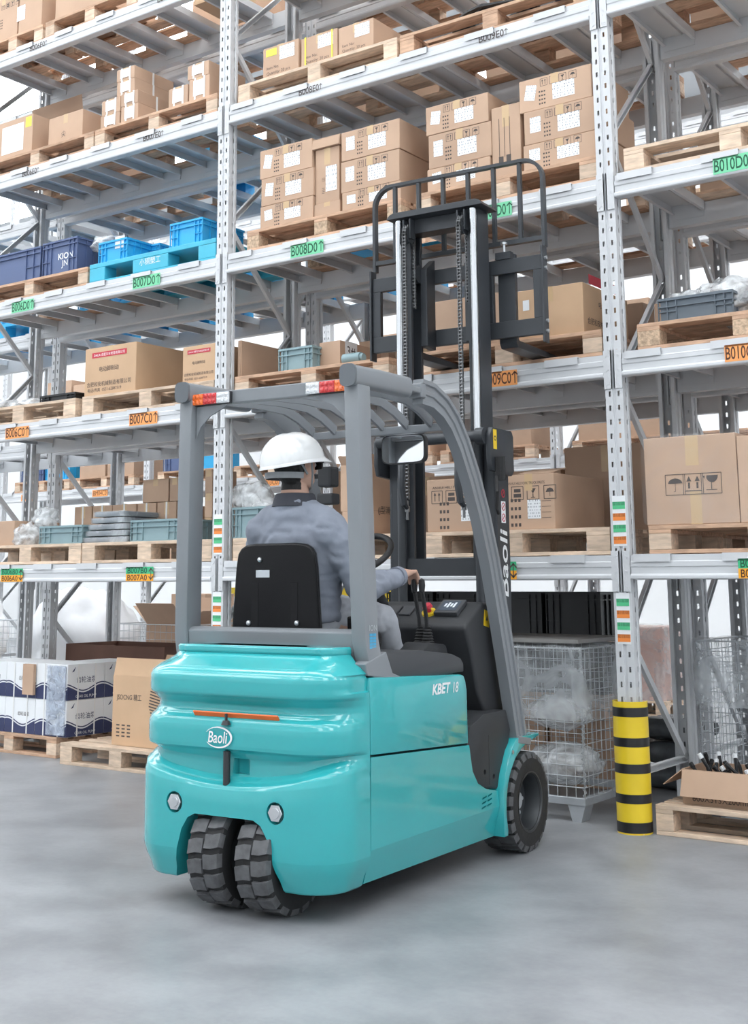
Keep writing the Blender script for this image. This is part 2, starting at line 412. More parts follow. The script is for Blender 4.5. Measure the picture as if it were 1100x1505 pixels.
PLM = plate_mesh()
PLM2 = PLM.copy()
for v in PLM2.vertices: v.co.x = .046-v.co.x
PLM2.flip_normals()
def beam(X, Y, z, label, back=False, group=None, plates=True):
    """beam of the bay that starts at frame X; back: the one on the far uprights"""
    t = tag(link('shelf_beam', BMM, None, (X+.08, Y, z)), label, 'shelf beam', group)
    if plates:
        link('end_plate', PLM2, t, (-.051, 0, 0)); link('end_plate', PLM, t, (BLEN+.0005, 0, 0))
    if back: t.location = (X+.08+BLEN, Y, z); t.rotation_euler = (0, 0, math.pi)
    return t
def bar_mesh():
    b = MB(); T = .128
    b.strip([(.02,.075),(0,.075),(0,T),(.2,T),(.2,.075),(.18,.075)], .048, .752, 'y')
    b.strip([(.075,T-.001),(.08,T-.008),(.12,T-.008),(.125,T-.001)], .048, .752, 'y')
    for y0, y1, yt in ((-.017, .048, -.0185), (.752, .817, .8165)):
        b.box(0, .2, y0, y1, .1245, T); b.box(0, .2, yt, yt+.002, .088, T)
    b.box(.004, .196, .046, .05, .04, T-.001); b.box(.004, .196, .75, .754, .04, T-.001)
    return b.mesh('support_bar', RACK)
BARM = bar_mesh()
BARX = [.10+.468*i for i in range(6)]
def bars(X, Y, z, label, group, which=range(6)):
    for i in which: tag(link('support_bar', BARM, None, (X+BARX[i], Y, z)), label, 'support bar', group)

def sign(bm, s, px0, px1, z, zb, lev, X0):
    """location sign on a front beam, parent bm (its origin is at X0, 0, zb)"""
    xa, xb = xpix(px0, z, -.013)-X0, xpix(px1, z, -.013)-X0
    cx, w = (xa+xb)/2, xb-xa
    if lev in 'DC':
        p = MB().box(cx-w/2, cx+w/2, -.0185, -.0168, .012, .098).build('location_sign', GREEN if lev == 'D' else ORANGE, bm)
        tx = GTXT if lev == 'D' else OTXT
        text(s, tx, p, (cx-w*.075, -.0190, .055), w*.80, .066, bold=.012)
        arrow(tx, p, (cx+w*.435, -.0188, .055), .066)
    elif lev == 'A':
        p = MB().box(cx-w/2, cx+w/2, -.0185, -.0168, .050, .098).build('location_sign', GREEN2, bm)
        text(s[:4]+'B0', GTXT, p, (cx-w*.08, -.0190, .074), w*.72, .040, bold=.015)
        q = MB().box(cx-w/2, cx+w/2, -.0185, -.0168, .002, .0497).build('location_sign', AMBER, bm)
        text(s[:4]+'A0', OTXT, q, (cx-w*.08, -.0190, .026), w*.72, .040, bold=.015)
        arrow(INK, q, (cx+w*.42, -.0188, .050), .075, both=True)
    else:
        text(s, INK, bm, (cx-w*.07, -.0105, .076), w*.92, .046, bold=.01)
        arrow(INK, bm, (cx+w*.47, -.0100, .076), .04)

FX = [-2*BAY, -BAY, 0.0, BAY]
front_label = {0: 'tall pale grey rack frame carrying the left end of the B006 and B007 beams',
               1: 'tall slotted pale grey rack frame between the B007 and B008 beams',
               2: 'tall slotted pale grey rack frame rising out of the yellow and black striped guard',
               3: 'tall pale grey rack frame carrying the right end of the B010 beams'}
for i, X in enumerate(FX): frame(X, 0, front_label[i])
SIGNS = {'D': {0: [('B006D0', 18, 50), ('B007D0', 196, 236)], 1: [('B008D0', 428, 476), ('B009D0', 706, 753)], 2: [('B010D0', 1049, 1112)]},
         'C': {0: [('B006C0', 9, 43), ('B007C0', 191, 232)], 1: [('B008C0', 432, 473), ('B009C0', 712, 761)], 2: [('B010C0', 1066, 1126)]},
         'A': {0: [('B006', 2, 34), ('B007', 186, 226)], 1: [('B008', 425, 473), ('B009', 706, 760)], 2: [('B010', 1086, 1146)]},
         'E': {0: [('B006E0', 33, 56), ('B007E0', 211, 239)], 1: [('B008E0', 440, 472), ('B009E0', 705, 745)], 2: [('B010E0', 1010, 1052)]},
         'F': {0: [('B006F0', 44, 68), ('B007F0', 232, 262)], 1: [], 2: []}}
BEAMS = {}
for lv, zb in LEV.items():
    for b in range(3):
        sg = SIGNS[lv][b]
        if lv in 'DCE' and sg: nm = 'with the '+' and '.join(q[0] for q in sg)+(' signs' if len(sg) > 1 else ' sign')
        elif lv == 'A': nm = 'with the '+' and '.join(q[0]+'A0' for q in sg)+(' signs' if len(sg) > 1 else ' sign')
        else: nm = 'of the top shelf above the '+{0: 'B007E0', 1: 'B008E0', 2: 'B010E0'}[b]+' beam'
        t = beam(FX[b], 0, zb, 'pale grey steel rack beam '+nm); BEAMS[lv, b] = t
        for s, a, c in sg: sign(t, s, a, c, zb+.06, zb, lv, FX[b]+.08)
        beam(FX[b], .8, zb, 'pale grey rear rack beam directly behind the front beam '+nm, True)
        bars(FX[b], 0, zb, 'wide grey support bar across the beams '+nm, 'pallet support bars of the front rack')
# barcode stickers on the two front uprights
def stickers(px, X, z0, fr):
    p = MB().box(.013, .087, -.0016, -.0002, z0-.26, z0).build('sticker_strip', PAPER, fr)
    for i in range(4):
        MB().box(.015, .085, -.0028, -.0017, z0-.068-i*.060, z0-.030-i*.060).build('barcode_sticker', BARO if i % 2 else BARG, p)
frames = [o for o in COL.objects if o.name.startswith('rack_frame')]
stickers(0, 0, 1.25-.068, frames[1]); stickers(0, 0, 1.25-.068, frames[2])
stickers(0, 0, 1.25+.43, frames[1]); stickers(0, 0, 1.25+.43, frames[2])

# second rack row, back to back with the first
G2 = 'beams of the rack row standing back to back behind the front rack'
Y2 = .98
for X, wd in ((-3*BAY, 'beyond the outer end of the B006 beams'), (-2*BAY, 'behind the frame at the B006 end'), (-BAY, 'right behind the frame between B007 and B008'), (0, 'right behind the frame in the striped guard'), (BAY, 'behind the frame at the B010 end')):
    frame(X, Y2, 'shaded grey frame of the second rack row '+wd)
for lv, zb in LEV.items():
    for b in range(-3, 1):
        ln = {'A': 'lowest', 'C': 'second', 'D': 'third', 'E': 'fourth', 'F': 'top'}[lv]
        beam(b*BAY, Y2, zb, 'shaded grey near beam of the second rack row, %s shelf' % ln, False, G2, lv in 'AC')
        beam(b*BAY, Y2+.8, zb, 'shaded grey rear beam of the second rack row, %s shelf' % ln, True, G2, False)
        bars(b*BAY, Y2, zb, 'shaded grey support bar of the second rack row, %s shelf' % ln, 'pallet support bars of the second rack row')
# third rack row across the next aisle
Y3 = 4.9
X3 = [-11.28+BAY*i for i in range(5)]
G3 = 'beams of the far rack row across the next aisle'
for X in X3: frame(X, Y3, 'brightly lit white rack frame of the far row across the next aisle', 'frames of the far rack row')
for lv, zb in LEV.items():
    for i in range(4):
        ln = {'A': 'lowest', 'C': 'second', 'D': 'third', 'E': 'fourth', 'F': 'top'}[lv]
        t = beam(X3[i], Y3, zb, 'white front beam of the far rack row, %s shelf' % ln, False, G3, lv in 'AC')
        beam(X3[i], Y3+.8, zb, 'white rear beam of the far rack row, %s shelf' % ln, True, G3, False)
        bars(X3[i], Y3, zb, 'pale support bar of the far rack row, %s shelf' % ln, 'pallet support bars of the far rack row', range(0, 6))
        if lv == 'C':
            for q, (s, cx) in enumerate((('BM%02dC0' % (5-i*1), .55), ('BM%02dC0' % (4-i), 1.95))):
                p = MB().box(cx-.14, cx+.14, -.0185, -.0168, .012, .098).build('location_sign', ORANGE, t)
                text(s, OTXT, p, (cx, -.0190, .055), .24, .058)

# ------------------------------------------------------------------ goods: builders
def ZS(l): return LEV[l]+.1285
PH = .144
def pallet(x0, x1, y0, y1, z, label, M=WOOD, BM=None, group=None, bw=.105, ndeck=5):
    t = tag(empty('pallet', (x0, y0, z)), label, 'pallet', group)
    w, d = x1-x0, y1-y0; BM = BM or M; bd = .1
    ys = [0, (d-bd)/2, d-bd]; xs = [0, (w-bw)/2, w-bw]
    for y in ys: link('bottom_board', cbox('bottom_board', w, bd, .020, M, .002), t, (0, y, 0))
    for y in ys:
        for x in xs: link('block', cbox('block', bw, bd, .082, BM, .003), t, (x, y, .0202))
    for x in xs: link('stringer_board', cbox('stringer_board', bw, d, .020, M, .002), t, (x, 0, .1024))
    dw = d/ndeck*.72
    for i in range(ndeck):
        link('deck_board', cbox('deck_board', w, dw, .021, M, .002), t, (0, (d-dw)*i/(ndeck-1), .1226))
    return t
def carton(x0, x1, y0, y1, z0, z1, label, M=CARD, cat='carton', group=None, tape=True, bev=.004):
    w, d, h = x1-x0, y1-y0, z1-z0
    o = tag(link('cardboard_carton', cbox('cardboard_carton', w, d, h, M, bev), None, (x0, y0, z0+.0005)), label, cat, group)
    if tape: tapes(o, w, d, h)
    return o
def tapes(o, w, d, h):
    k = ('tape', round(w, 3), round(d, 3), round(h, 3))
    if k not in CACHE:
        c = w/2
        CACHE[k] = MB().box(c-.024, c+.024, -.0008, -.0002, h*.70, h).box(c-.024, c+.024, -.0008, d+.0008, h+.0002, h+.0008).mesh('tape', TAPE)
    link('tape', CACHE[k], o)
def sheet(o, x, z, w, h, M=LABELP, name='paper_label', roll=0, y=-.0012, face='front', ww=None):
    k = ('sheet', round(w, 3), round(h, 3), M.name)
    if k not in CACHE: CACHE[k] = MB().box(-w/2, w/2, -.0005, .0005, -h/2, h/2).mesh(name, M)
    return link(name, CACHE[k], o, (x, y, z) if face == 'front' else (ww+.0012, x, z), (0, roll, 0) if face == 'front' else (0, 0, R(90)))
def symbols_mesh():
    b = MB(); t = .0004
    def fr(cx, s=.028):
        for a in (-1, 1):
            b.box(cx+a*s-.0015, cx+a*s+.0015, -t, 0, -s, s); b.box(cx-s, cx+s, -t, 0, a*s-.0015, a*s+.0015)
    for i, cx in enumerate((-.12, -.045, .03, .11)):
        fr(cx)
        if i == 0:
            for q in (-.011, .011): b.box(cx+q-.002, cx+q+.002, -t, 0, -.018, .012); b.prism([(cx+q-.007, .008), (cx+q+.007, .008), (cx+q, .022)], -t, 0, 'y')
        elif i == 1: b.box(cx-.018, cx+.018, -t, 0, -.018, -.002); b.box(cx-.016, cx+.016, -t, 0, .004, .018)
        elif i == 2: b.prism([(cx-.014, .018), (cx+.014, .018), (cx, -.004)], -t, 0, 'y'); b.box(cx-.002, cx+.002, -t, 0, -.02, -.004); b.box(cx-.010, cx+.010, -t, 0, -.022, -.019)
        else: b.prism([(cx-.02, 0), (cx+.02, 0), (cx+.012, .014), (cx, .018), (cx-.012, .014)], -t, 0, 'y'); b.box(cx-.001, cx+.001, -t, 0, -.018, 0)
    return b.mesh('printed_symbols', INK)
SYM = symbols_mesh()
def print_lines_mesh(n=4, w=.06):
    b = MB()
    for i in range(n):
        for k in range(3): b.box(-w/2+k*w/3, -w/2+k*w/3+w/5, -.0004, 0, -i*.03, -i*.03+.012)
    return b.mesh('printed_lines', INK)
PLN = print_lines_mesh()
def print_carton(o, w, h, kind='ship', big=1.0):
    s = min(1.0, w/.42)*big
    q = link('printed_symbols', SYM, o, (w*.56, -.0003, h*.80)); q.scale = (s*.8, 1, s*.8)
    q = link('printed_lines', PLN, o, (w*.33, -.0003, h*.50)); q.scale = (s*.8, 1, s*.8)
    if kind == 'ship':
        sheet(o, w*.16, h*.56, w*.15, h*.46, roll=random.choice((0, .12, -.08, .2)))
        sheet(o, w*.62, h*.44, w*.30, h*.48)
def open_carton(x0, x1, y0, y1, z0, z1, label, M=CARD, flaps=(1, 1, 1, 1), fl=.5, ang=(70, 70, 70, 70), group=None, inner=None, rz=0):
    """walls, floor and four outward flaps (front, right, back, left)"""
    w, d, h = x1-x0, y1-y0, z1-z0; t = .006
    b = MB().box(0, w, 0, d, 0, t).box(0, w, 0, t, t, h).box(0, w, d-t, d, t, h).box(0, t, t, d-t, t, h).box(w-t, w, t, d-t, t, h)
    o = tag(b.build('open_carton', M, None, (x0, y0, z0+.0005), (0, 0, rz)), label, 'carton', group)
    fd = min(w, d)*fl
    for i, (f, a) in enumerate(zip(flaps, ang)):
        if not f: continue
        L = w if i % 2 == 0 else d
        me = MB().box(-L/2+.004, L/2-.004, -.002, .002, 0, fd).mesh('flap', M)
        c = [(w/2, .003, h), (w-.003, d/2, h), (w/2, d-.003, h), (.003, d/2, h)][i]
        rot = Matrix.Rotation([0, R(90), R(180), R(270)][i], 4, 'Z') @ Matrix.Rotation(R(a), 4, 'X')
        q = link('flap', me, o); q.matrix_local = Matrix.Translation(c) @ rot
    return o
def crate(x0, x1, y0, y1, z0, z1, M, label, group=None, cols=4, style='panel'):
    w, d, h = x1-x0, y1-y0, z1-z0; t = .005; e = .012
    b = MB().box(e, w-e, e, d-e, 0, t).box(e, w-e, e, e+t, t, h).box(e, w-e, d-e-t, d-e, t, h).box(e, e+t, e+t, d-e-t, t, h).box(w-e-t, w-e, e+t, d-e-t, t, h)
    o = tag(b.build('plastic_crate', M, None, (x0, y0, z0+.0005)), label, 'crate', group)
    b = MB()
    for za, zb in ((h-.014, h), (h-.05, h-.043)):
        b.box(0, w, 0, e-.0005, za, zb).box(0, w, d-e+.0005, d, za, zb).box(0, e-.0005, e, d-e, za, zb).box(w-e+.0005, w, e, d-e, za, zb)
    b.build('rim', M, o)
    b = MB(); q = w*.24
    for x in [0, q*.5, q, w-q, w-q*.5, w-.005]: b.box(x, x+.005, .002, e-.0005, 0, h-.0505).box(x, x+.005, .002, e-.0005, h-.0425, h-.0145)
    for x in (0, w-q): b.box(x, x+q, .002, e-.0005, h*.40, h*.40+.005)
    for y in [e, d*.2, d*.35, d*.65, d*.8, d-e-.005]: b.box(w-e+.0005, w-.002, y, y+.005, 0, h-.0505).box(w-e+.0005, w-.002, y, y+.005, h-.0425, h-.0145)
    b.box(0, w, .002, e-.0005, 0, .008); b.box(w-e+.0005, w-.002, e, d-e, 0, .008)
    b.build('ribs', M, o)
    return o
def blob(name, c, r, sc, M, label, cat, amp=.35, freq=6, n=28, group=None, zmin=None, seed=0, kind=None):
    """crumpled soft thing resting on zmin"""
    bm = bmesh.new(); bmesh.ops.create_icosphere(bm, subdivisions=4, radius=1)
    for v in bm.verts:
        p = v.co.copy(); k = 1+amp*(noise.noise(p*freq*.35+Vector((seed, 0, 0)))+.55*abs(noise.noise(p*freq+Vector((0, seed, 0))))+.3*abs(noise.noise(p*freq*2.2)))
        v.co = Vector((p.x*sc[0], p.y*sc[1], p.z*sc[2]))*r*k
        if zmin is not None and v.co.z+c[2] < zmin+.0008: v.co.z = zmin+.0008-c[2]
    me = bpy.data.meshes.new(name); bm.to_mesh(me); bm.free(); me.materials.append(M)
    me.polygons.foreach_set('use_smooth', [True]*len(me.polygons))
    return tag(link(name, me, None, c), label, cat, group, kind)
def shell(x0, x1, y0, y1, z0, z1, M, parent, name='stretch_film', amp=.012, top=True):
    """loose film around a box, local to parent"""
    bm = bmesh.new(); bmesh.ops.create_cube(bm, size=1)
    bmesh.ops.subdivide_edges(bm, edges=bm.edges, cuts=11, use_grid_fill=True)
    for v in list(bm.verts):
        p = v.co.copy(); q = Vector((x0+(p.x+.5)*(x1-x0), y0+(p.y+.5)*(y1-y0), z0+(p.z+.5)*(z1-z0)))
        v.co = q + p.normalized()*amp*(noise.noise(q*9)+.6*noise.noise(q*23)+.6)
    bm.normal_update()
    dead = [f for f in bm.faces if f.normal.z < -.6 or (not top and f.normal.z > .6)]
    bmesh.ops.delete(bm, geom=dead, context='FACES')
    me = bpy.data.meshes.new(name); bm.to_mesh(me); bm.free(); me.materials.append(M)
    me.polygons.foreach_set('use_smooth', [True]*len(me.polygons))
    return link(name, me, parent)
def wire_cage(x0, x1, y0, y1, H, label, step=.055, z0=0, group=None):
    w, d = x1-x0, y1-y0; t = tag(empty('wire_cage', (x0, y0, z0)), label, 'wire cage', group); zb = .12
    b = MB()
    for y in (0, d-.04): b.box(0, w, y, y+.04, zb-.035, zb)
    for x in (0, w/2-.02, w-.04): b.box(x, x+.04, .0405, d-.0405, zb-.035, zb)
    b.build('base_frame', GALV, t)
    for x in (0.005, w-.105):
        for y in (0.005, d-.105):
            MB().prism([(x, zb-.0355), (x+.1, zb-.0355), (x+.075, 0), (x+.025, 0)], y, y+.1, 'y').build('leg', GALV, t)
    r = .0022
    def panel(P, L):
        b = MB(); n = max(2, round(L/step)); k = max(2, round((H-zb)/step))
        for i in range(n+1): b.tube([P(L*i/n, zb), P(L*i/n, H)], r, 4)
        for j in range(k+1): b.tube([P(0, zb+(H-zb)*j/k), P(L, zb+(H-zb)*j/k)], r, 4)
        b.build('mesh_panel', GALV, t)
    panel(lambda s, z: (s, .004, z), w); panel(lambda s, z: (s, d-.004, z), w)
    panel(lambda s, z: (.004, s, z), d); panel(lambda s, z: (w-.004, s, z), d)
    b = MB()
    for a, c in (((0, .004, H), (w, .004, H)), ((0, d-.004, H), (w, d-.004, H)), ((.004, 0, H), (.004, d, H)), ((w-.004, 0, H), (w-.004, d, H))): b.tube([a, c], .005, 6)
    b.build('top_rail', GALV, t)
    for x, y in ((w-.004, .004), (.004, .004), (w-.004, d-.004)):
        pts = [(x+.010*math.cos(i*1.05), y+.010*math.sin(i*1.05), zb+(H-zb)*i/150) for i in range(151)]
        MB().tube(pts, .0024, 4).build('corner_spring', GALV, t)
    return t
Y0 = .02
def XP(px, z, Y=Y0): return max(-5.53, xpix(px, z, Y))

# ------------------------------------------------------------------ goods of the front rack
# --- D level, middle bay
z = ZS('D')
pallet(XP(363, z), XP(590, z), Y0, .78, z, 'weathered wooden pallet under the carton stack behind the B008D0 sign', WOODR, CHIP)
pallet(XP(612, z), XP(878, z), Y0, .78, z, 'wooden pallet with plywood blocks under the cartons behind the B009D0 sign', WOODR, WOOD)
zt = z+PH
def stack(px0, px1, tops, zb, Y, depth, word, M=CARD, kind='ship', names=('bottom', 'middle', 'top'), dx=None):
    out = []; x0, x1 = XP(px0, zb+.2, Y), XP(px1, zb+.2, Y); zc = zb
    for i, py in enumerate(tops):
        zn = zpix(px0, py, Y); k = (dx[i] if dx else 0)
        o = carton(x0+k, x1+k, Y+abs(k)*.4, Y+depth, zc, zn-.002, 'brown carton with white labels, %s one %s' % (names[i], word), M)
        print_carton(o, x1-x0, zn-zc, kind); out.append(o); zc = zn
    return out
stack(383, 460, (304.5, 264, 222), zt, .04, .42, 'of the column next to the frame on B008D0', dx=(0, .005, -.01))
stack(503, 589, (284, 238, 195), zt, .04, .60, 'of the wide column on the B008D0 pallet', dx=(0, -.012, -.006))
zc1 = zpix(464, 302, .06)
o = carton(XP(462, zt, .05), XP(500, zt, .05), .05, .40, zt, zc1, 'low brown carton supporting the upright one in the middle of the B008D0 pallet')
o = carton(XP(464, zt+.3, .06), XP(499, zt+.3, .06), .06, .40, zc1+.001, zpix(464, 222, .06), 'upright brown carton with one tall label between two columns on B008D0')
print_carton(o, .2, .2, 'none'); sheet(o, .13, .16, .09, .17)
zc2 = zpix(464, 222, .06)+.002
open_carton(XP(459, zc2, .05), XP(500, zc2, .05), .05, .38, zc2, zc2+.07, 'shallow open carton lying on top of the upright one on B008D0', CARD, (1, 0, 0, 0), .3, (172, 70, 70, 70))
st = stack(628, 720, (250, 200, 158), zt, .04, .50, 'of the column behind the forklift backrest on B009D0', dx=(0, .01, -.005))
o = carton(XP(723, zt+.3, .05), XP(765, zt+.3, .05), .05, .45, zt, zpix(723, 160, .05), 'tall upright brown carton with vertical print lines between two columns on B009D0')
for i in range(3): sheet(o, .05+i*.035, .24, .003, .24, INK, 'printed_line')
sheet(o, .06, .10, .03, .05, INK, 'printed_lines'); sheet(o, .11, .10, .03, .06, INK, 'printed_lines')
stack(769, 876, (215, 166, 118), zt, .04, .52, 'of the column beside the frame on B009D0', dx=(0, .008, -.02))
# --- E level, middle bay
z = ZS('E'); zt = z+PH
pallet(XP(350, z), XP(584, z), Y0, .78, z, 'clean wooden pallet above the B008E0 lettering')
for px0, px1, py, w, mk in ((387, 439, 73, 'with a yellow note and white sheet', 1), (443, 496, 58, 'bound with yellow strapping', 2), (498, 549, 42, 'with a torn white label', 3)):
    x0, x1 = XP(px0, zt+.2, .06), XP(px1, zt+.2, .06); zz = zpix(px0, py, .06)
    o = carton(x0, x1, .06, .60, zt, zz, 'brown carton %s on the B008E0 pallet' % w); W, Hh = x1-x0, zz-zt
    text('Item No:', INK, o, (W*.28, -.0012, Hh*.34), W*.34); text('Quantity: 20 pcs', INK, o, (W*.44, -.0012, Hh*.16), W*.66)
    sheet(o, W*.68, Hh*.72, W*.42, Hh*.42)
    if mk == 1: sheet(o, W*.24, Hh*.82, W*.30, Hh*.22, mat('yellow_note', (.80, .84, .10), .6), 'yellow_note')
    if mk == 2:
        for q in (.12, .86): MB().box(W*q-.006, W*q+.006, -.003, -.0015, 0, Hh+.003).box(W*q-.006, W*q+.006, -.003, .54, Hh+.0015, Hh+.003).build('yellow_strap', mat('yellow_strap', (.85, .74, .08), .4), o)
pallet(XP(588, z), XP(868, z), Y0, .78, z, 'reddish wooden pallet loaded with black hose above the B009E0 lettering', WOODR)
pts = []
for i in range(90):
    a = i*.42; rr = .16+.05*math.sin(i*.9); pts.append((XP(705, zt)+rr*1.5*math.cos(a), .20+rr*.7*math.sin(a), zt+.020+.004*(i // 15)+.012*abs(math.sin(i*1.7))))
tag(MB().tube(pts, .012, 6).build('coiled_hose', BLACK, smooth=True), 'coil of black hose lying on the B009E0 pallet', 'hose')
crate(XP(795, zt), XP(850, zt), .10, .55, zt, zt+.22, NAVY, 'dark blue plastic crate beside the black hose on B009E0')
# --- E level, left bay
pallet(XP(-30, z), XP(137, z), Y0, .78, z, 'wooden pallet with two large cartons above the B006E0 lettering', WOODR, WOOD)
x0, x1 = XP(-40, zt+.2, .05), XP(48, zt+.2, .05); zz = zpix(48, 167, .05)
o = open_carton(x0, x1, .05, .60, zt, zz, 'open carton with a raised flap, white sheet and yellow note on B006E0', CARD, (0, 0, 1, 0), .6, (0, 0, -8, 40))
W, Hh = x1-x0, zz-zt
sheet(o, W*.62, Hh*.50, W*.42, Hh*.72, PAPER, 'paper_sheet'); sheet(o, W*.92, Hh*.82, W*.11, Hh*.26, mat('yellow_note', (.80, .84, .10), .6), 'yellow_note')
sheet(o, .3, Hh*.5, .05, Hh*.6, INK, 'printed_lines', face='right', ww=W)
x0, x1 = XP(72, zt+.2, .08), XP(122, zt+.2, .08); zz = zpix(72, 176, .08)
o = carton(x0, x1, .08, .58, zt, zz, 'plain brown carton next to the open flap on B006E0')
text('尖', INK, o, ((x1-x0)*.45, -.0012, (zz-zt)*.35), .05)
pallet(XP(139, z), XP(319, z), Y0, .78, z, 'wooden pallet of small strapped cartons above the B007E0 lettering', WOODR, WOOD)
def strapped(px0, px1, py, zb, Y, dp, label, sheetside=True, M=CARD):
    x0, x1 = XP(px0, zb+.1, Y), XP(px1, zb+.1, Y); zz = zpix(px0, py, Y); W, Hh = x1-x0, zz-zb
    o = carton(x0, x1, Y, Y+dp, zb, zz-.001, label, M)
    for q in (.3, .75): MB().box(W*q-.008, W*q+.008, -.003, -.001, 0, Hh).box(W*q-.008, W*q+.008, -.003, dp+.003, Hh-.0005, Hh+.0012).build('strap', STRAP, o)
    MB().box(W-.001, W+.002, dp*.45, dp*.45+.018, 0, Hh).build('strap', STRAP, o)
    if sheetside: sheet(o, W*.5, Hh*.55, W*.55, Hh*.66, PAPER, 'paper_label', y=-.004)
    return zz
zz = strapped(148, 176, 172, zt, .05, .3, 'lower small strapped carton at the edge of the B007E0 pallet')
strapped(150, 177, 150, zz, .05, .3, 'upper small strapped carton at the edge of the B007E0 pallet')
zz = strapped(178, 203, 158, zt, .05, .42, 'bottom strapped carton of the tall stack on B007E0')
zz = strapped(178, 203, 139, zz, .05, .42, 'second strapped carton of the tall stack on B007E0')
zz = strapped(172, 198, 122, zz, .07, .42, 'third strapped carton of the tall stack on B007E0')
zz = strapped(172, 198, 104, zz, .07, .42, 'topmost strapped carton of the tall stack on B007E0')
zz = strapped(248, 276, 132, zt, .05, .3, 'lone strapped carton with a white sheet near the frame on B007E0')
zz = strapped(278, 308, 118, zt, .05, .42, 'lower strapped carton of the pair beside the frame on B007E0')
strapped(276, 307, 98, zz, .05, .40, 'upper strapped carton of the pair beside the frame on B007E0')
# --- F level, left bay
z = ZS('F'); zt = z+PH
pallet(XP(-60, z), XP(62, z), Y0, .78, z, 'wooden pallet with large cartons on the top shelf above B006E0', WOODR, WOOD)
pallet(XP(66, z), XP(200, z), Y0, .78, z, 'wooden pallet with a brown carton on the top shelf above B007E0', WOODR, WOOD)
for px0, px1, lab in ((-20, 26, 'large brown carton with a white label on the top shelf'), (28, 62, 'plain large brown carton at the pallet end on the top shelf')):
    o = carton(XP(px0, zt+.2, .06), XP(px1, zt+.2, .06), .06, .62, zt, zt+.48, lab)
    if px0 < 0: print_carton(o, .5, .4, 'none'); sheet(o, .42, .2, .1, .13)
carton(XP(82, zt+.2, .08), XP(160, zt+.2, .08), .08, .6, zt, zt+.42, 'wide brown carton on the second top shelf pallet')
o = carton(XP(286, ZS('F')+.2, .3), XP(320, ZS('F')+.2, .3), .3, .74, ZS('F'), ZS('F')+.5, 'orange-brown wooden case standing on the top shelf beside the frame', CARDO)
pallet(-1.35, -.15, Y0, .78, z, 'wooden pallet on the top shelf above the B009E0 lettering', WOODR, WOOD)
pallet(-2.6, -1.45, Y0, .78, z, 'wooden pallet on the top shelf above the B008E0 lettering', WOODR, WOOD)
# --- E and D level, right bay
z = ZS('E')
pallet(.16, 1.30, Y0, .78, z, 'wooden pallet seen from below on the B010E0 shelf', WOODR, WOODR)
carton(.30, 1.2, .1, .7, z+PH, z+PH+.5, 'large carton on the B010E0 shelf', CARD)
z = ZS('D')
pallet(XP(918, z), XP(918, z)+1.18, Y0, .78, z, 'empty pale wooden pallet behind the B010D0 sign', WOOD, WOOD, bw=.115, ndeck=4)
# --- D level, left bay
z = ZS('D'); zt = z+PH
pallet(XP(-38, z), XP(128, z), Y0, .78, z, 'orange-brown wooden pallet under the slate blue crates at B006D0', WOODR, WOOD)
c = crate(XP(-30, zt, .05), XP(58, zt, .05), .05, .50, zt, zt+.26, NAVY, 'slate blue plastic crate at the pallet edge on B006D0')
c = crate(XP(61, zt, .05), XP(112, zt, .05), .05, .55, zt, zt+.27, NAVY, 'slate blue plastic crate with white lettering on B006D0')
WHITEI = mat('white_ink', (.85, .87, .88), .5)
text('KION', WHITEI, c, (.26, .0095, .14), .17, .05, bold=.02); text('JN', WHITEI, c, (.25, .0095, .075), .07)
# blue plastic pallet
x0, x1 = XP(131, z), XP(317, z); W = x1-x0
t = tag(empty('plastic_pallet', (x0, Y0, z)), 'pale blue plastic pallet with white lettering at B007D0', 'pallet')
MB().box(0, W, 0, .74, .115, .150).build('deck', BLUE2, t, bevel=.004)
for i, (a, c_) in enumerate(((0, .13), (.36, .64), (.87, 1.0))):
    for y in (0, .32, .62):
        MB().box(W*a, W*c_, y, y+.12, .015, .115).build('foot', BLUE2, t, bevel=.006)
for y in (0, .32, .62): MB().box(0, W, y, y+.12, 0, .0148).build('skid', BLUE2, t)
text('小钢塑工', WHITEI, t, (W*.5, -.0012, .085), .21, .05)
zt = z+.150
def bluecrate(px0, px1, py, Y, dp, label, M=BLUE, zb=zt):
    return crate(XP(px0, zb, Y), XP(px1, zb, Y), Y, Y+dp, zb, zpix(px0, py, Y), M, label)
c = bluecrate(144, 186, 358, .05, .42, 'bright blue crate with a white tag on the pale blue pallet'); sheet(c, .22, .14, .10, .09, PAPER, 'white_tag', y=.008)
bluecrate(211, 234, 362, .30, .30, 'low bright blue crate set back on the pale blue pallet')
bluecrate(249, 297, 330, .06, .45, 'tall bright blue crate beside the frame on the pale blue pallet')
blob('plastic_bag', (XP(162, zt, .22), .22, zpix(144, 358, .05)+.03), .16, (1, .8, .35), BAG, 'white plastic bag spilling over the tagged blue crate', 'plastic bag', seed=3)
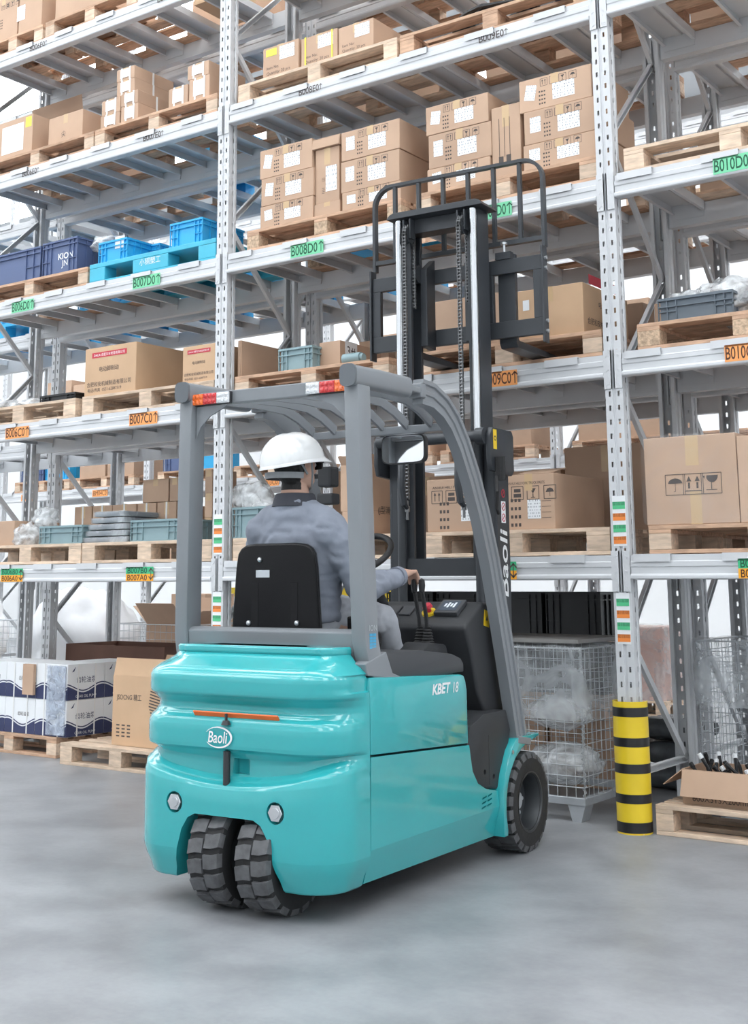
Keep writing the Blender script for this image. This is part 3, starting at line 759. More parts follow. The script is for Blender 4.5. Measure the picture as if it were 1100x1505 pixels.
# --- C level, left bay
z = ZS('C'); zt = z+PH
pallet(XP(-60, z), XP(110, z), Y0, .78, z, 'pale wooden pallet with plastic sheets behind the B006C0 sign', WOOD, WOOD, bw=.13)
pallet(XP(120, z), -2.865, Y0, .78, z, 'pale wooden pallet under the two red-striped cartons at B007C0', WOOD, WOOD, bw=.12)
def redbox(px0, px1, py, Y, dp, label, txt=True):
    x0, x1 = XP(px0, zt+.2, Y), min(XP(px1, zt+.2, Y), -2.87); zz = zpix(px0, py, Y); W, Hh = x1-x0, zz-zt
    o = carton(x0, x1, Y, Y+dp, zt, zz, label, CARDO)
    sheet(o, W*.48, Hh*.84, W*.68, Hh*.11, RED, 'red_stripe')
    text('DALIA 合肥叉车制造有限公司', WHITEI, o, (W*.48, -.0020, Hh*.84), W*.60)
    text('电动脚制动', INK, o, (W*.48, -.0012, Hh*.54), W*.38)
    text('合肥和安机械制造有限公司', INK, o, (W*.48, -.0012, Hh*.24), W*.86)
    text('电话/传真  0551-62887319', INK, o, (W*.40, -.0012, Hh*.12), W*.66)
    return o
redbox(125, 200, 514, .05, .60, 'carton with a red stripe and black Chinese lettering at B007C0, edge one')
redbox(269, 345, 511, .05, .60, 'carton with a red stripe half hidden by the frame at B007C0')
crate(XP(52, zt), XP(104, zt), .06, .60, zt, zt+.055, BLACK, 'flat black plastic tray on the B006C0 pallet')
for i, (px, s) in enumerate(((2, .115), (44, .085))):
    blob('plastic_bag', (XP(px, zt, .2), .22, zt+.04), s, (1.5, 1, .45), BAG, ['grey plastic bag heaped on the B006C0 pallet', 'smaller grey plastic bag beside the black tray at B006C0'][i], 'plastic bag', zmin=zt, seed=i*5)
# --- C level, middle bay
pallet(XP(345, z), XP(572, z), Y0, .78, z, 'worn wooden pallet holding the 3# carton behind the forklift guard', WOODR, WOOD, bw=.12)
x0, x1 = -2.70-.15, XP(350, zt+.1, .10)
o = open_carton(x0+.15, x1, .10, .68, zt, zpix(350, 501, .10), 'open brown carton behind the slotted frame at B008C0', CARD, (0, 0, 0, 0))
sheet(o, .30, .10, .08, .06, PAPER, 'paper_label', face='right', ww=x1-x0-.15)
crate(XP(409, zt, .06), XP(459, zt, .06), .06, .42, zt, zpix(409, 514, .06), CRATE, 'grey-green plastic crate in front of the diagonal brace at B008C0')
x0, x1 = XP(470, zt+.1, .16), XP(500, zt+.1, .16); zz = zpix(500, 500, .16)
o = open_carton(x0, x1, .16, .62, zt, zz, 'open carton with a handwritten 3# sheet beside the forklift mast', CARD, (0, 0, 1, 0), .45, (0, 0, -20, 0))
p = sheet(o, .12, (zz-zt)*.66, .13, .13, PAPER, 'paper_sheet', face='right', ww=x1-x0); text('3#', INK, o, (x1-x0+.0024, .12, (zz-zt)*.66), .09, face='right')
sheet(o, .12, (zz-zt)*.22, .13, .11, PAPER, 'paper_sheet', face='right', ww=x1-x0)
tag(MB().cyl((XP(505, zt, .08), .09, zt+.035), (XP(530, zt, .08), .09, zt+.035), .034, 14).cyl((XP(530, zt, .08), .09, zt+.035), (XP(534, zt, .08), .09, zt+.035), .024, 14).build('motor_part', CRATE, smooth=True), 'small grey cylindrical part lying by the 3# carton', 'machine part')
pallet(XP(610, z), XP(886, z), Y0, .78, z, 'wooden pallet with the forks inserted at B009C0', WOODR, WOOD, bw=.115)
x0, x1 = XP(640, zt+.2, .08), XP(742, zt+.2, .08)
o = carton(x0, x1, .08, .66, zt, zpix(640, 444, .08), 'plain tall carton framed by the raised forklift carriage', CARD); sheet(o, .37, .09, .07, .06, PAPER)
x0, x1 = XP(760, zt+.2, .06), XP(857, zt+.2, .06)
o = carton(x0, x1, .06, .66, zt, zpix(760, 429, .06), 'large carton with a red side stripe next to the frame at B009C0', CARDO)
sheet(o, .28, .32, .40, .055, RED, 'red_stripe', face='right', ww=x1-x0); text('合肥和安机械制造有限公司', INK, o, (x1-x0+.0014, .3, .08), .5, face='right'); text('电动脚制动', INK, o, (x1-x0+.0014, .3, .19), .2, face='right')
sheet(o, .06, .2, .04, .06, PAPER)
# --- C level, right bay
pallet(XP(938, z), XP(938, z)+1.15, Y0, .78, z, 'chipboard block pallet under the dark grey crate at B010C0', WOODR, CHIP, bw=.125)
x0, x1 = XP(968, zt, .05), XP(1079, zt, .05)
zz = zpix(968, 440, .05)
crate(x0, x1, .05, .45, zt, zz, CRATED, 'dark grey ribbed crate filled with plastic bags at B010C0')
for i, (f, s) in enumerate(((.25, .10), (.78, .14))):
    blob('plastic_bag', (x0+(x1-x0)*f, .24, zz-.02), s, (1.25, 1, .8), BAG, ['flat clear bag at one end of the dark grey crate', 'bulging clear bag rising out of the dark grey crate'][i], 'plastic bag', seed=i*7+2)
o = open_carton(.088, .150, .45, .70, ZS('C'), ZS('C')+.34, 'narrow open carton with a blue item behind the brace at B010C0', CARD, (0, 0, 0, 0))
tag(MB().box(.092, .148, .30, .40, ZS('C')+.001, ZS('C')+.20).build('blue_can', BLUE, bevel=.01), 'blue plastic can wedged beside the brace at B010C0', 'can')
# --- A level, left bay
z = ZS('A'); zt = z+PH
pallet(XP(-40, z), XP(118, z), Y0, .78, z, 'wooden pallet with a crate and white bags behind the B006A0 sign', WOOD, WOOD, bw=.13)
pallet(XP(120, z), XP(311, z), Y0, .78, z, 'wooden pallet with wrapped parts behind the B007A0 sign', WOOD, WOOD, bw=.13)
crate(XP(57, zt, .05), XP(120, zt, .05), .05, .45, zt, zpix(57, 774, .05), CRATE, 'grey-green crate with a clear bag on top at B006A0')
crate(XP(191, zt, .05), XP(264, zt, .05), .05, .40, zt, zpix(191, 765, .05), CRATE, 'grey-green crate half hidden by the forklift guard post at B007A0')
carton(XP(-30, zt, .06), XP(20, zt, .06), .06, .5, zt, zpix(10, 766, .06), 'plain brown carton at the edge of the B006A0 pallet', CARD)
blob('plastic_bag', (XP(40, zt, .14), .14, zt+.06), .13, (.9, .7, .75), BAG, 'crumpled white bag between the plain carton and the crate at B006A0', 'plastic bag', zmin=zt, seed=11)
blob('plastic_bag', (XP(66, zt, .22), .22, zpix(57, 774, .05)+.06), .10, (1, .8, .9), BAG, 'clear bag standing on the grey-green crate at B006A0', 'plastic bag', seed=21)
for i in range(5):
    x0, x1 = XP(123+i*2, zt, .06), XP(186-i*3, zt, .06)
    b = MB().box(0, x1-x0, 0, .36, 0, .036).build('film_wrapped_bundle', CRATED, None, (x0, .06+.01*i, zt+.001+i*.046), bevel=.012)
    tag(b, 'flat dark grey part wrapped in clear film, stacked on the B007A0 pallet', 'wrapped part', 'wrapped flat parts at B007A0')
    shell(-.003, x1-x0+.003, -.003, .363, .001, .038, FILM, b, amp=.002)
px = [(108, 133), (135, 163), (164, 199), (201, 228), (230, 258)]
for i, (a, b_) in enumerate(px):
    x0, x1 = XP(a, zt, .50), XP(b_, zt, .50)
    o = carton(x0, x1, .50, .76, zt, zt+.30, 'strapped brown carton in the low row behind the wrapped parts at B007A0', CARD, group='strapped brown cartons at B007A0')
    MB().box((x1-x0)*.5-.008, (x1-x0)*.5+.008, -.003, .264, .2995, .303).box((x1-x0)*.5-.008, (x1-x0)*.5+.008, -.003, -.001, 0, .303).build('strap', STRAP, o)
for i, (a, b_) in enumerate(((208, 246), (248, 262))):
    x0, x1 = XP(a, zt, .50), XP(b_, zt, .50)
    o = carton(x0, x1, .50, .76, zt+.303, zt+.303+.17, 'strapped brown carton lying on the low row at B007A0', CARD, group='strapped brown cartons at B007A0')
for i in range(3):
    carton(XP(300, zt, .44), XP(314, zt, .44)-.02, .44, .7, zt+i*.17, zt+i*.17+.169, 'plain brown carton in the stack next to the slotted frame at B007A0', CARD, group='cartons beside the slotted frame')
# --- A level, middle bay
pallet(XP(342, z), XP(602, z), Y0, .78, z, 'wooden pallet behind the driver at B008A0', WOOD, WOOD, bw=.12)
crate(XP(341, zt, .05), XP(390, zt, .05), .05, .42, zt, zt+.20, CRATE, 'grey-green crate with a bag behind the driver at B008A0')
blob('plastic_bag', (XP(372, zt, .25), .25, zt+.25), .14, (1, .8, .9), BAG, 'clear bag heaped in the crate behind the driver', 'plastic bag', seed=31)
x0, x1 = XP(503, zt+.1, .10), XP(542, zt+.1, .10); zm = zpix(505, 752, .10)
o = carton(x0, x1, .10, .55, zt, zm, 'strapped lower carton ahead of the driver at B008A0', CARD); sheet(o, .12, .12, .10, .17, PAPER)
text('(J型滑块)', INK, o, (x1-x0+.0014, .2, .15), .2, face='right'); MB().box(x1-x0, x1-x0+.002, .30, .316, 0, zm-zt).build('strap', STRAP, o)
o = open_carton(x0-.01, x1, .10, .55, zm+.001, zpix(505, 684, .10), 'open upper carton with raised flaps ahead of the driver', CARD, (1, 1, 1, 1), .30, (35, 20, -10, 15)); sheet(o, .13, .12, .11, .14, LABELP)
pallet(XP(621, z), XP(898, z), Y0, .78, z, 'pale wooden pallet under the two symbol-marked cartons at B009A0', WOOD, WOOD, bw=.135)
x0, x1 = XP(628, zt+.2, .05), XP(736, zt+.2, .05)
def exportbox(x0, x1, y1, zz, label):
    o = carton(x0, x1, .05, y1, zt, zz, label, CARD); W, Hh = x1-x0, zz-zt
    text('ANHUI HELI FORK TRUCK PARTS', INK, o, (W*.45, -.0012, Hh*.84), W*.74, Hh*.05)
    q = link('printed_symbols', SYM, o, (W*.46, -.0003, Hh*.66)); q.scale = (1.3, 1, 1.3)
    q = link('printed_lines', PLN, o, (W*.25, -.0003, Hh*.50)); q.scale = (1.2, 1, 1.5)
    sheet(o, W*.60, Hh*.36, W*.26, Hh*.34, LABELP)
    for i in range(4): MB().box(W*.75, W*.93, -.0008, -.0002, Hh*(.20+i*.1), Hh*(.20+i*.1)+.002).build('printed_line', INK, o)
    return o
exportbox(x0, x1, .55, zpix(628, 706, .05), 'carton with shipping symbols seen beside the guard leg at B009A0')
x0, x1 = XP(741, zt+.2, .05), XP(815, zt+.2, .05)
o = exportbox(x0, x1, .68, zpix(741, 699, .05), 'wide torn carton with shipping symbols next to the mast lettering at B009A0')
b = MB(); b.obox(((x1-x0)*.6, .10, zpix(741, 699, .05)-zt+.02), ((x1-x0)*.33, 0, 0), (0, .10, .02), (0, -.0005, .002)); b.build('flap', CARD, o)
# --- A level, right bay
pallet(XP(955, z), XP(955, z)+1.15, Y0, .78, z, 'wooden pallet under the large umbrella-marked carton at B010A0', WOODR, WOOD, bw=.12)
x0, x1 = XP(949, zt+.2, .03), XP(1085, zt+.2, .03); zz = zpix(949, 645, .03); W, Hh = x1-x0, zz-zt
o = carton(x0, x1, .03, .62, zt, zz, 'large carton with umbrella, arrow and glass symbols at B010A0', CARD, tape=False)
MB().box(W*.46, W*.60, -.0008, -.0002, Hh*.66, Hh).box(W*.49, W*.61, -.0008, -.0002, 0, Hh*.37).build('tape', TAPE, o)
def bigsym(kind, cx):
    b = MB(); s = .052; t = .0006; y0, y1 = -.0016, -.001; cz = Hh*.45
    for a in (-1, 1):
        b.box(cx+a*s-.0015, cx+a*s+.0015, y0, y1, cz-s, cz+s); b.box(cx-s, cx+s, y0, y1, cz+a*s-.0015, cz+a*s+.0015)
    if kind == 0:
        b.prism([(cx+.038*math.cos(R(q)), cz+.006+.026*math.sin(R(q))) for q in range(0, 181, 15)], y0, y1, 'y'); b.box(cx-.001, cx+.001, y0, y1, cz-.034, cz+.036); b.box(cx-.009, cx, y0, y1, cz-.036, cz-.034)
    elif kind == 1:
        for q in (-.022, .022):
            b.prism([(cx+q-.013, cz+.014), (cx+q+.013, cz+.014), (cx+q, cz+.040)], y0, y1, 'y'); b.box(cx+q-.005, cx+q+.005, y0, y1, cz-.022, cz+.008)
        b.box(cx-.042, cx+.042, y0, y1, cz-.037, cz-.032)
    else:
        b.prism([(cx-.024, cz+.040)]+[(cx+.004+.030*math.cos(R(q)), cz+.036+.032*math.sin(R(q))) for q in range(195, 366, 15)]+[(cx+.036, cz+.040)], y0, y1, 'y')
        b.box(cx-.002, cx+.002, y0, y1, cz-.030, cz+.006); b.box(cx-.028, cx+.028, y0, y1, cz-.034, cz-.031); b.prism([(cx-.042, cz+.038), (cx-.032, cz+.038), (cx-.037, cz+.022)], y0, y1, 'y')
    b.build(['umbrella_symbol', 'arrow_symbol', 'glass_symbol'][kind], INK, o)
for i in range(3): bigsym(i, W*(.335+.195*i))
carton(x1+.004, x1+.16, .03, .6, zt, zz-.02, 'narrow film-wrapped carton beside the umbrella-marked one', CARD, tape=False)
FILMC = film('tight_clear_film', .07, (.9, .9, .9), 5, .25)
shell(-.012, W+.17, -.006, .61, .006, Hh+.008, FILMC, o, amp=.006)

# ------------------------------------------------------------------ goods on the floor, front row
YF = .20
xr = fpix(103, 1112).x
pallet(xr-1.06, xr, .14, .92, 0.0005, 'floor pallet under the strapped blue and white cartons', WOODR, WOOD)
x1 = xpix(99, .5, .17)
PUMP = print_mat('white_print_card', (.80, .82, .86), (.80, .82, .86), 1, 1, 2)
STRW = film('blue_stretch_film', .5, (.55, .62, .74), 14, .8)
cw, cd, ch = .34, .36, .255
def wavy(o, W, Hh, face, off):
    b = MB(); n = 16; poly = [(W*i/n, Hh*(.30+.10*math.sin(i/n*6.3+off))) for i in range(n+1)]
    P = [(0, .002)]+poly+[(W, .002)]
    if face == 'front': b.prism([(p[0], p[1]) for p in P], -.0016, -.0004, 'y')
    else: b.prism([(p[0], p[1]) for p in P], cw+.0004, cw+.0016, 'x')
    b.build('printed_wave', INKB, o)
    top = [(q[0], q[1]+.018) for q in poly]; q2 = [(q[0], q[1]+.010) for q in poly]
    b = MB(); P = top+q2[::-1]
    b.prism(P, *( (-.0016, -.0004, 'y') if face == 'front' else (cw+.0004, cw+.0016, 'x'))); b.build('printed_line', INKB, o)
for r in range(2):
    for i in range(3):
        for k in range(2):
            xa = x1-cw*(i+1)-.003*i; ya = .17+k*(cd+.003); za = PH+r*(ch+.002)+.001
            if k and i: continue
            o = tag(link('printed_carton', cbox('printed_carton', cw, cd, ch, PAPER, .003), None, (xa, ya, za)),
                    '%s white carton with navy wave print %s' % ('lower' if r == 0 else 'upper', 'behind the film-wrapped corner of the pump stack' if k else ('at the film-wrapped corner of the pump stack', 'beside the film-wrapped corner of the pump stack', 'at the far end of the strapped pump stack')[i]), 'carton', 'printed pump cartons on the floor pallet')
            if k == 0: wavy(o, cw, ch, 'front', i)
            if i == 0:
                wavy(o, cd, ch, 'right', 2)
                text('齿轮油泵', INKB, o, (cw+.0014, cd*.5, ch*.56), cd*.52, face='right')
                text('GEAR OIL PUMP', WHITEI, o, (cw+.0022, cd*.5, ch*.10), cd*.55, face='right')
                MB().prism([(.04, ch*.78), (.075, ch*.93), (.06, ch*.80)], cw+.0004, cw+.0016, 'x').build('printed_bird', INKB, o)
            if k == 0: text('齿轮油泵', INK, o, (cw*.62, -.0014, ch*.56), cw*.38)
            for q in (.28, .74):
                if k == 0: MB().box(cw*q-.006, cw*q+.006, -.0035, -.002, 0, ch).build('strap', STRAP, o)
                if i == 0: MB().box(cw+.002, cw+.0035, cd*q-.006, cd*q+.006, 0, ch).build('strap', STRAP, o)
o = tag(MB().box(0, .12, -.004, .02, 0, .22).build('cardboard_edge_guard', CARD, None, (x1-cw*1.35, .142, PH+ch+.03)), 'small brown card tucked under the straps of the pump cartons', 'card')
tag(MB().box(0, .200, 0, .012, 0, 2*ch-.02).build('film_wrapped_bundle', STRW, None, (x1-.205, .152, PH+.012), bevel=.005), 'blue film wrapped round the corner of the pump carton stack', 'film')
# pallet with the tall carton
f0 = fpix(104, 1118)
pallet(f0.x+.06, f0.x+1.16, -.02, .78, 0.0005, 'pale floor pallet under the tall brown carton by the forklift rear', WOOD, WOOD, bw=.12)
x0 = xpix(165, .3, .10)
o = open_carton(x0, x0+.60, .10, .58, PH+.001, zpix(165, 992, .10), 'tall brown carton with a folded top flap by the forklift rear', CARDO, (1, 0, 1, 0), .25, (-12, 0, 20, 0))
text('JSOCNG 精工', INK, o, (.16, -.0014, .32), .24, .05); q = link('printed_lines', PLN, o, (.12, -.0003, .13)); q.scale = (2.6, 1, .8)
for i in range(11): MB().obox((.42+.002*i, -.0010, .36-.02*i), (.055+.012*min(i, 10-i)*.4, 0, -.012), (0, .0006, 0), (.001, 0, .004)).build('printed_stripe', INK, o)
# big dark open carton on the second row floor
x0 = max(-5.50, xpix(88, .7, 1.10))
pallet(x0-.02, x0+1.17, 1.10, 1.72, .0005, 'floor pallet under the large dark open carton behind the pump cartons', WOODR, WOOD)
open_carton(x0, x0+1.15, 1.12, 1.70, PH+.001, .74, 'large dark brown open carton standing behind the pump cartons', mat('reddish_brown_card', (.17, .085, .06), .7, 0, .12, 4), (0, 0, 0, 0))
# wire cages
xr = fpix(862, 1208); 
c1 = wire_cage(xr.x-1.0, xr.x+.02, .10, .78, .885, 'film-wrapped wire mesh cage standing behind the forklift front wheel')
for i, (a, zz, rr) in enumerate(((.27, .245, .19), (.74, .245, .19), (.30, .52, .165), (.72, .52, .165))):
    blob('wrapped_bundle', (c1.location.x+a, .44, zz), rr, (1.0, 1.1, .58), BAG, 'plastic-wrapped part bundle inside the cage behind the front wheel', 'wrapped part', group='bundles inside the wire cage', zmin=.125 if i < 2 else .41, seed=40+i, amp=.2)
shell(-.012, 1.032, -.012, .692, .52, .89, FILM, c1, amp=.015)
tag(MB().box(0, .98, 0, .64, 0, .02).build('card_lid', mat('grey_card', (.33, .32, .31), .8, 0, .1), None, (c1.location.x+.02, .12, .912)), 'grey card sheet lying on top of the film-wrapped cage', 'card')
YC = .62
x2 = xpix(1030, .5, YC)
c2 = wire_cage(x2, x2+1.0, YC, YC+.64, zpix(1034, 942, YC), 'wire mesh cage behind the open box of cables')
hc = zpix(1034, 942, YC)
shell(-.012, 1.012, -.012, .652, hc-.34, hc+.005, FILM, c2, amp=.012)
for i in range(4): blob('wrapped_bundle', (x2+.22+.2*i, YC+.32, .125+.07), .082, (1, 1, .7), CRATED if i % 2 else BAG, 'dark wrapped bundle inside the cage behind the cable box', 'wrapped part', group='bundles inside the second cage', zmin=.125, seed=60+i, amp=.2)
# upright guard with black and yellow bands
gx, gy = .025, .035
t = tag(empty('upright_guard', (gx, gy, 0)), 'yellow upright guard with black bands around the frame foot', 'guard')
b = MB(); n = 28; r_ = .088; H_ = .64
ang = [R(-215+250*i/n) for i in range(n+1)]
oc = [(r_*math.cos(a), r_*math.sin(a)) for a in ang]; ic = [((r_-.006)*math.cos(a), (r_-.006)*math.sin(a)) for a in ang]
b.prism(oc+ic[::-1], 0, H_, 'z'); b.build('sleeve', YELLOW, t, smooth=30)
oc2 = [((r_+.0012)*math.cos(a), (r_+.0012)*math.sin(a)) for a in ang]; ic2 = [((r_+.0002)*math.cos(a), (r_+.0002)*math.sin(a)) for a in ang]
for z0_, z1_ in ((.008, .058), (.148, .192), (.292, .338), (.420, .464), (.566, .612)):
    MB().prism(oc2+ic2[::-1], z0_, z1_, 'z').build('black_band', BLKTAPE, t, smooth=30)
# pallet with cable box at the right
f0 = fpix(960, 1226)
pallet(f0.x+.02, f0.x+1.14, f0.y, .56, .0005, 'pale floor pallet carrying the open box of cables', WOOD, WOOD, bw=.09)
zb = PH+.0015
x0 = xpix(1004, .2, f0.y+.10)
cb = open_carton(x0, x0+.52, f0.y+.10, f0.y+.42, zb, zpix(1000, 1130, f0.y+.10), 'open carton full of black cables on the floor pallet', CARD, (1, 1, 1, 1), .42, (158, 110, 120, 128))
hh = zpix(1000, 1130, f0.y+.10)-zb
text('GM-08  双 固', INK, cb, (.22, -.0014, .07), .30, .03); text('600X313X200mm', INK, cb, (.20, -.0014, .03), .30, .03)
for i in range(24):
    a = random.uniform(0, 6.3); px_ = x0+.075+.053*(i % 8); py_ = f0.y+.165+.075*(i // 8); z_ = zb+hh*.62+.05*random.random()
    L = .07+.06*random.random(); e = random.uniform(.7, 1.25); d = Vector((math.cos(a)*math.cos(e), math.sin(a)*math.cos(e), math.sin(e)))*L
    p0 = Vector((px_, py_, z_)); t = tag(empty('cable_plug', p0), 'short black cable end with a white plug in the open carton', 'cable', 'cables in the open carton')
    MB().tube([(0,0,-.04), d*.3, d*.75], .009, 7).build('cable', BLACK, t, smooth=True)
    MB().cyl(d*.75, d*.98, .0115, 8).build('plug', PAPER if i % 2 else BLACK, t, smooth=True)
# dark bundles lying behind the guard
ROLLM = mat('dark_film_roll', (.10, .11, .12), .3, 0, .3, 14, .4, 20)
for i in range(6):
    zc = .075+.142*(i // 2); yc = 1.36+.16*(i % 2); x0 = -.56+.03*(i % 3)
    pts = [(x0+.42*k/8, yc, zc) for k in range(9)]
    o = MB().tube(pts, [.035, .060, .068, .070, .067, .070, .068, .060, .035], 14).build('wrapped_bundle', ROLLM, smooth=True)
    tag(o, 'dark film-wrapped roll in the pile behind the striped guard', 'wrapped part', 'dark rolls behind the striped guard')

# ------------------------------------------------------------------ goods of the second rack row (seen through the front one)
Yb = Y2+.03
CB = 'cartons in the second rack row'
def back_boxes(lv, bay, slot, spec, word, M=CARD):
    z = ZS(lv); x0 = bay*BAY+(.12, 1.46)[slot]; zt = z+PH
    pallet(x0, x0+1.2, Yb, Yb+.74, z, 'shaded pallet in the second rack row under %s' % word, WOODR, WOOD)
    for (a, b_, h1) in spec: carton(x0+a, x0+b_, Yb+.04, Yb+.62, zt, zt+h1, 'shaded carton among %s' % word, M, group=CB)
back_boxes('C', -1, 0, [(.05, .55, .32), (.60, 1.1, .26)], 'the cartons glimpsed past the 3# carton')
back_boxes('C', -1, 1, [(.05, .55, .40), (.58, 1.12, .36)], 'the tall cartons behind the forklift mast', CARD)
back_boxes('C', 0, 0, [(.05, .45, .40), (.5, 1.05, .30)], 'the cartons glimpsed beside the blue can')
back_boxes('C', -2, 1, [(.3, .9, .3)], 'the carton behind the red-striped ones')
back_boxes('A', -1, 0, [(.05, .55, .50), (.6, 1.1, .42)], 'the stacked cartons behind the mirror', CARD)
back_boxes('A', -1, 1, [(.05, .52, .42), (.55, 1.1, .55)], 'the cartons above the export boxes', CARD)
back_boxes('A', -2, 1, [(.1, .5, .3)], 'the carton behind the strapped ones', CARD)
back_boxes('A', 0, 0, [(.05, .95, .40)], 'the wide carton behind the umbrella-marked one', CARD)
back_boxes('D', -1, 1, [(.05, .55, .35)], 'the carton above the mast head')
back_boxes('D', 0, 0, [(.05, .85, .35)], 'the carton over the empty pallet')
back_boxes('E', -1, 0, [(.05, .55, .4), (.6, 1.1, .3)], 'the cartons over the strapped ones', CARD)
back_boxes('E', -1, 1, [(.05, 1.0, .4)], 'the carton above the hose pallet', CARD)
back_boxes('E', -2, 0, [(.05, .6, .4)], 'the carton behind the raised flap', CARD)
back_boxes('E', 0, 0, [(.05, .6, .4)], 'the carton over the B010D0 sign', CARD)
back_boxes('F', -2, 1, [(.05, 1.0, .4)], 'the carton near the roof', CARD)
back_boxes('F', -1, 0, [(.05, 1.0, .4)], 'the wide carton near the roof', CARD)
back_boxes('F', -1, 1, [(.05, 1.0, .4)], 'the long carton near the roof', CARD)
for lv, bay, slot, wd in (('D', -3, 1, 'over the B006D0 crates'), ('D', -2, 0, 'beyond the slate blue crates'), ('D', -2, 1, 'beyond the pale blue pallet'), ('D', -1, 0, 'past the slotted frame'), ('E', -2, 1, 'above the B007D0 sign')):
    z, w = ZS(lv), 1.1; x0 = bay*BAY+(.14, 1.48)[slot]
    t = tag(empty('plastic_pallet', (x0, Yb, z)), 'shaded blue plastic pallet in the second rack row %s' % wd, 'pallet')
    MB().box(0, w, 0, .72, .115, .150).build('deck', BLUE, t)
    for a in (0, .42, .86):
        for y in (0, .3, .6): MB().box(w*a, w*(a+.14), y, y+.12, 0, .1148).build('foot', BLUE, t)
    crate(x0+.05, x0+.5, Yb+.05, Yb+.5, z+.15, z+.38, BLUE, 'shaded blue crate on the plastic pallet %s' % wd)
# black crates and a white mesh cage at floor level of the second row
for i in range(4):
    x0 = -2.25+.41*i
    carton(x0, x0+.38, 1.15, 1.7, .0, .55, 'brown carton under the black crates behind the dashboard', CARD, group='brown cartons under the black crates')
    for k in range(2): crate(x0, x0+.38, 1.15, 1.6, .552+k*.32, .552+k*.32+.30, BLACK, 'black plastic crate stacked behind the dashboard', group='black crates behind the dashboard')
# ------------------------------------------------------------------ goods of the next aisle and the far rack row
def far(px0, px1, py0, py1, Y, dp, label, M=CARD, **k):
    z0, z1 = zpix(px0, py1, Y), zpix(px0, py0, Y)
    return carton(xpix(px0, z0, Y), xpix(px1, z0, Y), Y, Y+dp, max(z0, 0), z1, label, M, **k)
f = fpix(915, 1046); fx0 = -2.68; fx1 = xpix(992, .1, f.y)
pallet(fx0-.02, fx1+.04, f.y-.3, f.y+.55, .0005, 'far floor pallet under the pinkish film-wrapped carton', WOOD, WOOD)
o = carton(fx0, fx1, f.y-.28, f.y+.5, PH+.001, zpix(915, 921, f.y), 'pinkish film-wrapped carton on the far floor beyond the striped guard', CARDP)
shell(-.01, fx1-fx0+.01, -.01, .79, .003, zpix(915, 921, f.y)-PH+.006, FILM, o)
wc = wire_cage(xpix(748, .4, 2.6), xpix(790, .4, 2.6)+.12, 2.6, 3.4, zpix(770, 902, 2.6), 'white wire cage with a carton in the next aisle', step=.07)
carton(wc.location.x+.05, wc.location.x+.55, 2.66, 3.3, .125, zpix(770, 893, 2.6), 'brown carton standing in the white wire cage', CARD)
wire_cage(-8.6, -7.9, 2.1, 2.6, .86, 'grey wire cage in the next aisle behind the pump cartons', step=.07)
wire_cage(-6.2, -5.15, 2.3, 3.1, .86, 'wire cage holding an open carton in the next aisle', step=.07)
open_carton(-5.9, -5.4, 2.45, 2.95, .125, .86, 'open brown carton sticking out of the wire cage in the next aisle', CARD, (1, 1, 1, 1), .5, (40, 60, 20, 50))
for i, (x, y, sx, h, lab) in enumerate(((-9.3, 3.0, .9, 1.1, 'white foam-wrapped load on the aisle floor beyond the brown carton'), (-8.1, 3.9, .8, .95, 'low white foam-wrapped load on the aisle floor'), (-4.45, 3.0, .75, .95, 'white foam-wrapped load glimpsed beside the guard post'), (-7.3, 2.75, .9, 1.0, 'large white foam-wrapped load between the aisle wire cages'))):
    pallet(x-.6, x+.6, y-.4, y+.4, .0005, 'floor pallet under the %s' % lab[:31].strip(), WOOD, WOOD)
    blob('foam_wrapped_load', (x, y, PH+h*.5), .55, (sx, .68, h*.88), WHITEP, lab, 'wrapped load', amp=.24, freq=4.5, zmin=PH, seed=100+i)
for i, (x, h) in enumerate(((-6.55, .55), (-6.55, 1.12))):
    carton(x-.3+.6*0, x+.2, 3.75, 4.2, 0 if i == 0 else .552, h-.001 if i == 0 else h, 'plain brown carton in the pair stacked near the far rack', CARD, group='carton pair near the far rack')
# far rack shelves
for k, (lv, i, dx, w, what) in enumerate((('C', 0, .3, 1.1, 'blue'), ('C', 0, 1.5, 1.1, 'box'), ('C', 1, .2, 1.1, 'blue'), ('C', 1, 1.45, 1.15, 'white'), ('C', 2, .3, 1.1, 'box'), ('C', 2, 1.5, 1.1, 'box'), ('C', 3, .2, 1.1, 'box'), ('C', 3, 1.4, 1.2, 'wood'),
                                          ('D', 1, .3, 1.1, 'box'), ('D', 0, .8, 1.1, 'box'), ('D', 2, .4, 1.1, 'box'), ('D', 3, .5, 1.1, 'box'), ('E', 1, .8, 1.1, 'box'), ('E', 2, .8, 1.1, 'box'), ('E', 3, .8, 1.1, 'box'), ('A', 1, .3, 1.1, 'box'), ('A', 2, .3, 1.1, 'box'), ('A', 3, 1.3, 1.1, 'box'))):
    z = ZS(lv); x0 = X3[i]+dx
    pallet(x0, x0+w, Y3+.02, Y3+.78, z, 'pallet on a shelf of the far rack row across the next aisle', WOODR, WOOD, group='pallets of the far rack row')
    if what == 'box':
        for q in range(2): carton(x0+.05+.52*q, x0+.53+.52*q, Y3+.06, Y3+.6, z+PH, z+PH+(.34, .26)[q], 'brown carton on a pallet of the far rack row', CARD, group='cartons of the far rack row')
    elif what == 'blue':
        for q in range(2): crate(x0+.05+.52*q, x0+.53+.52*q, Y3+.06, Y3+.6, z+PH, z+PH+.24, BLUE if q else NAVY, 'blue crate on a pallet of the far rack row', group='blue crates of the far rack row')
    elif what == 'white':
        carton(x0+.05, x0+1.0, Y3+.06, Y3+.7, z+PH, z+PH+.40, 'white machine unit on a pallet of the far rack row', PAPER, 'machine unit')
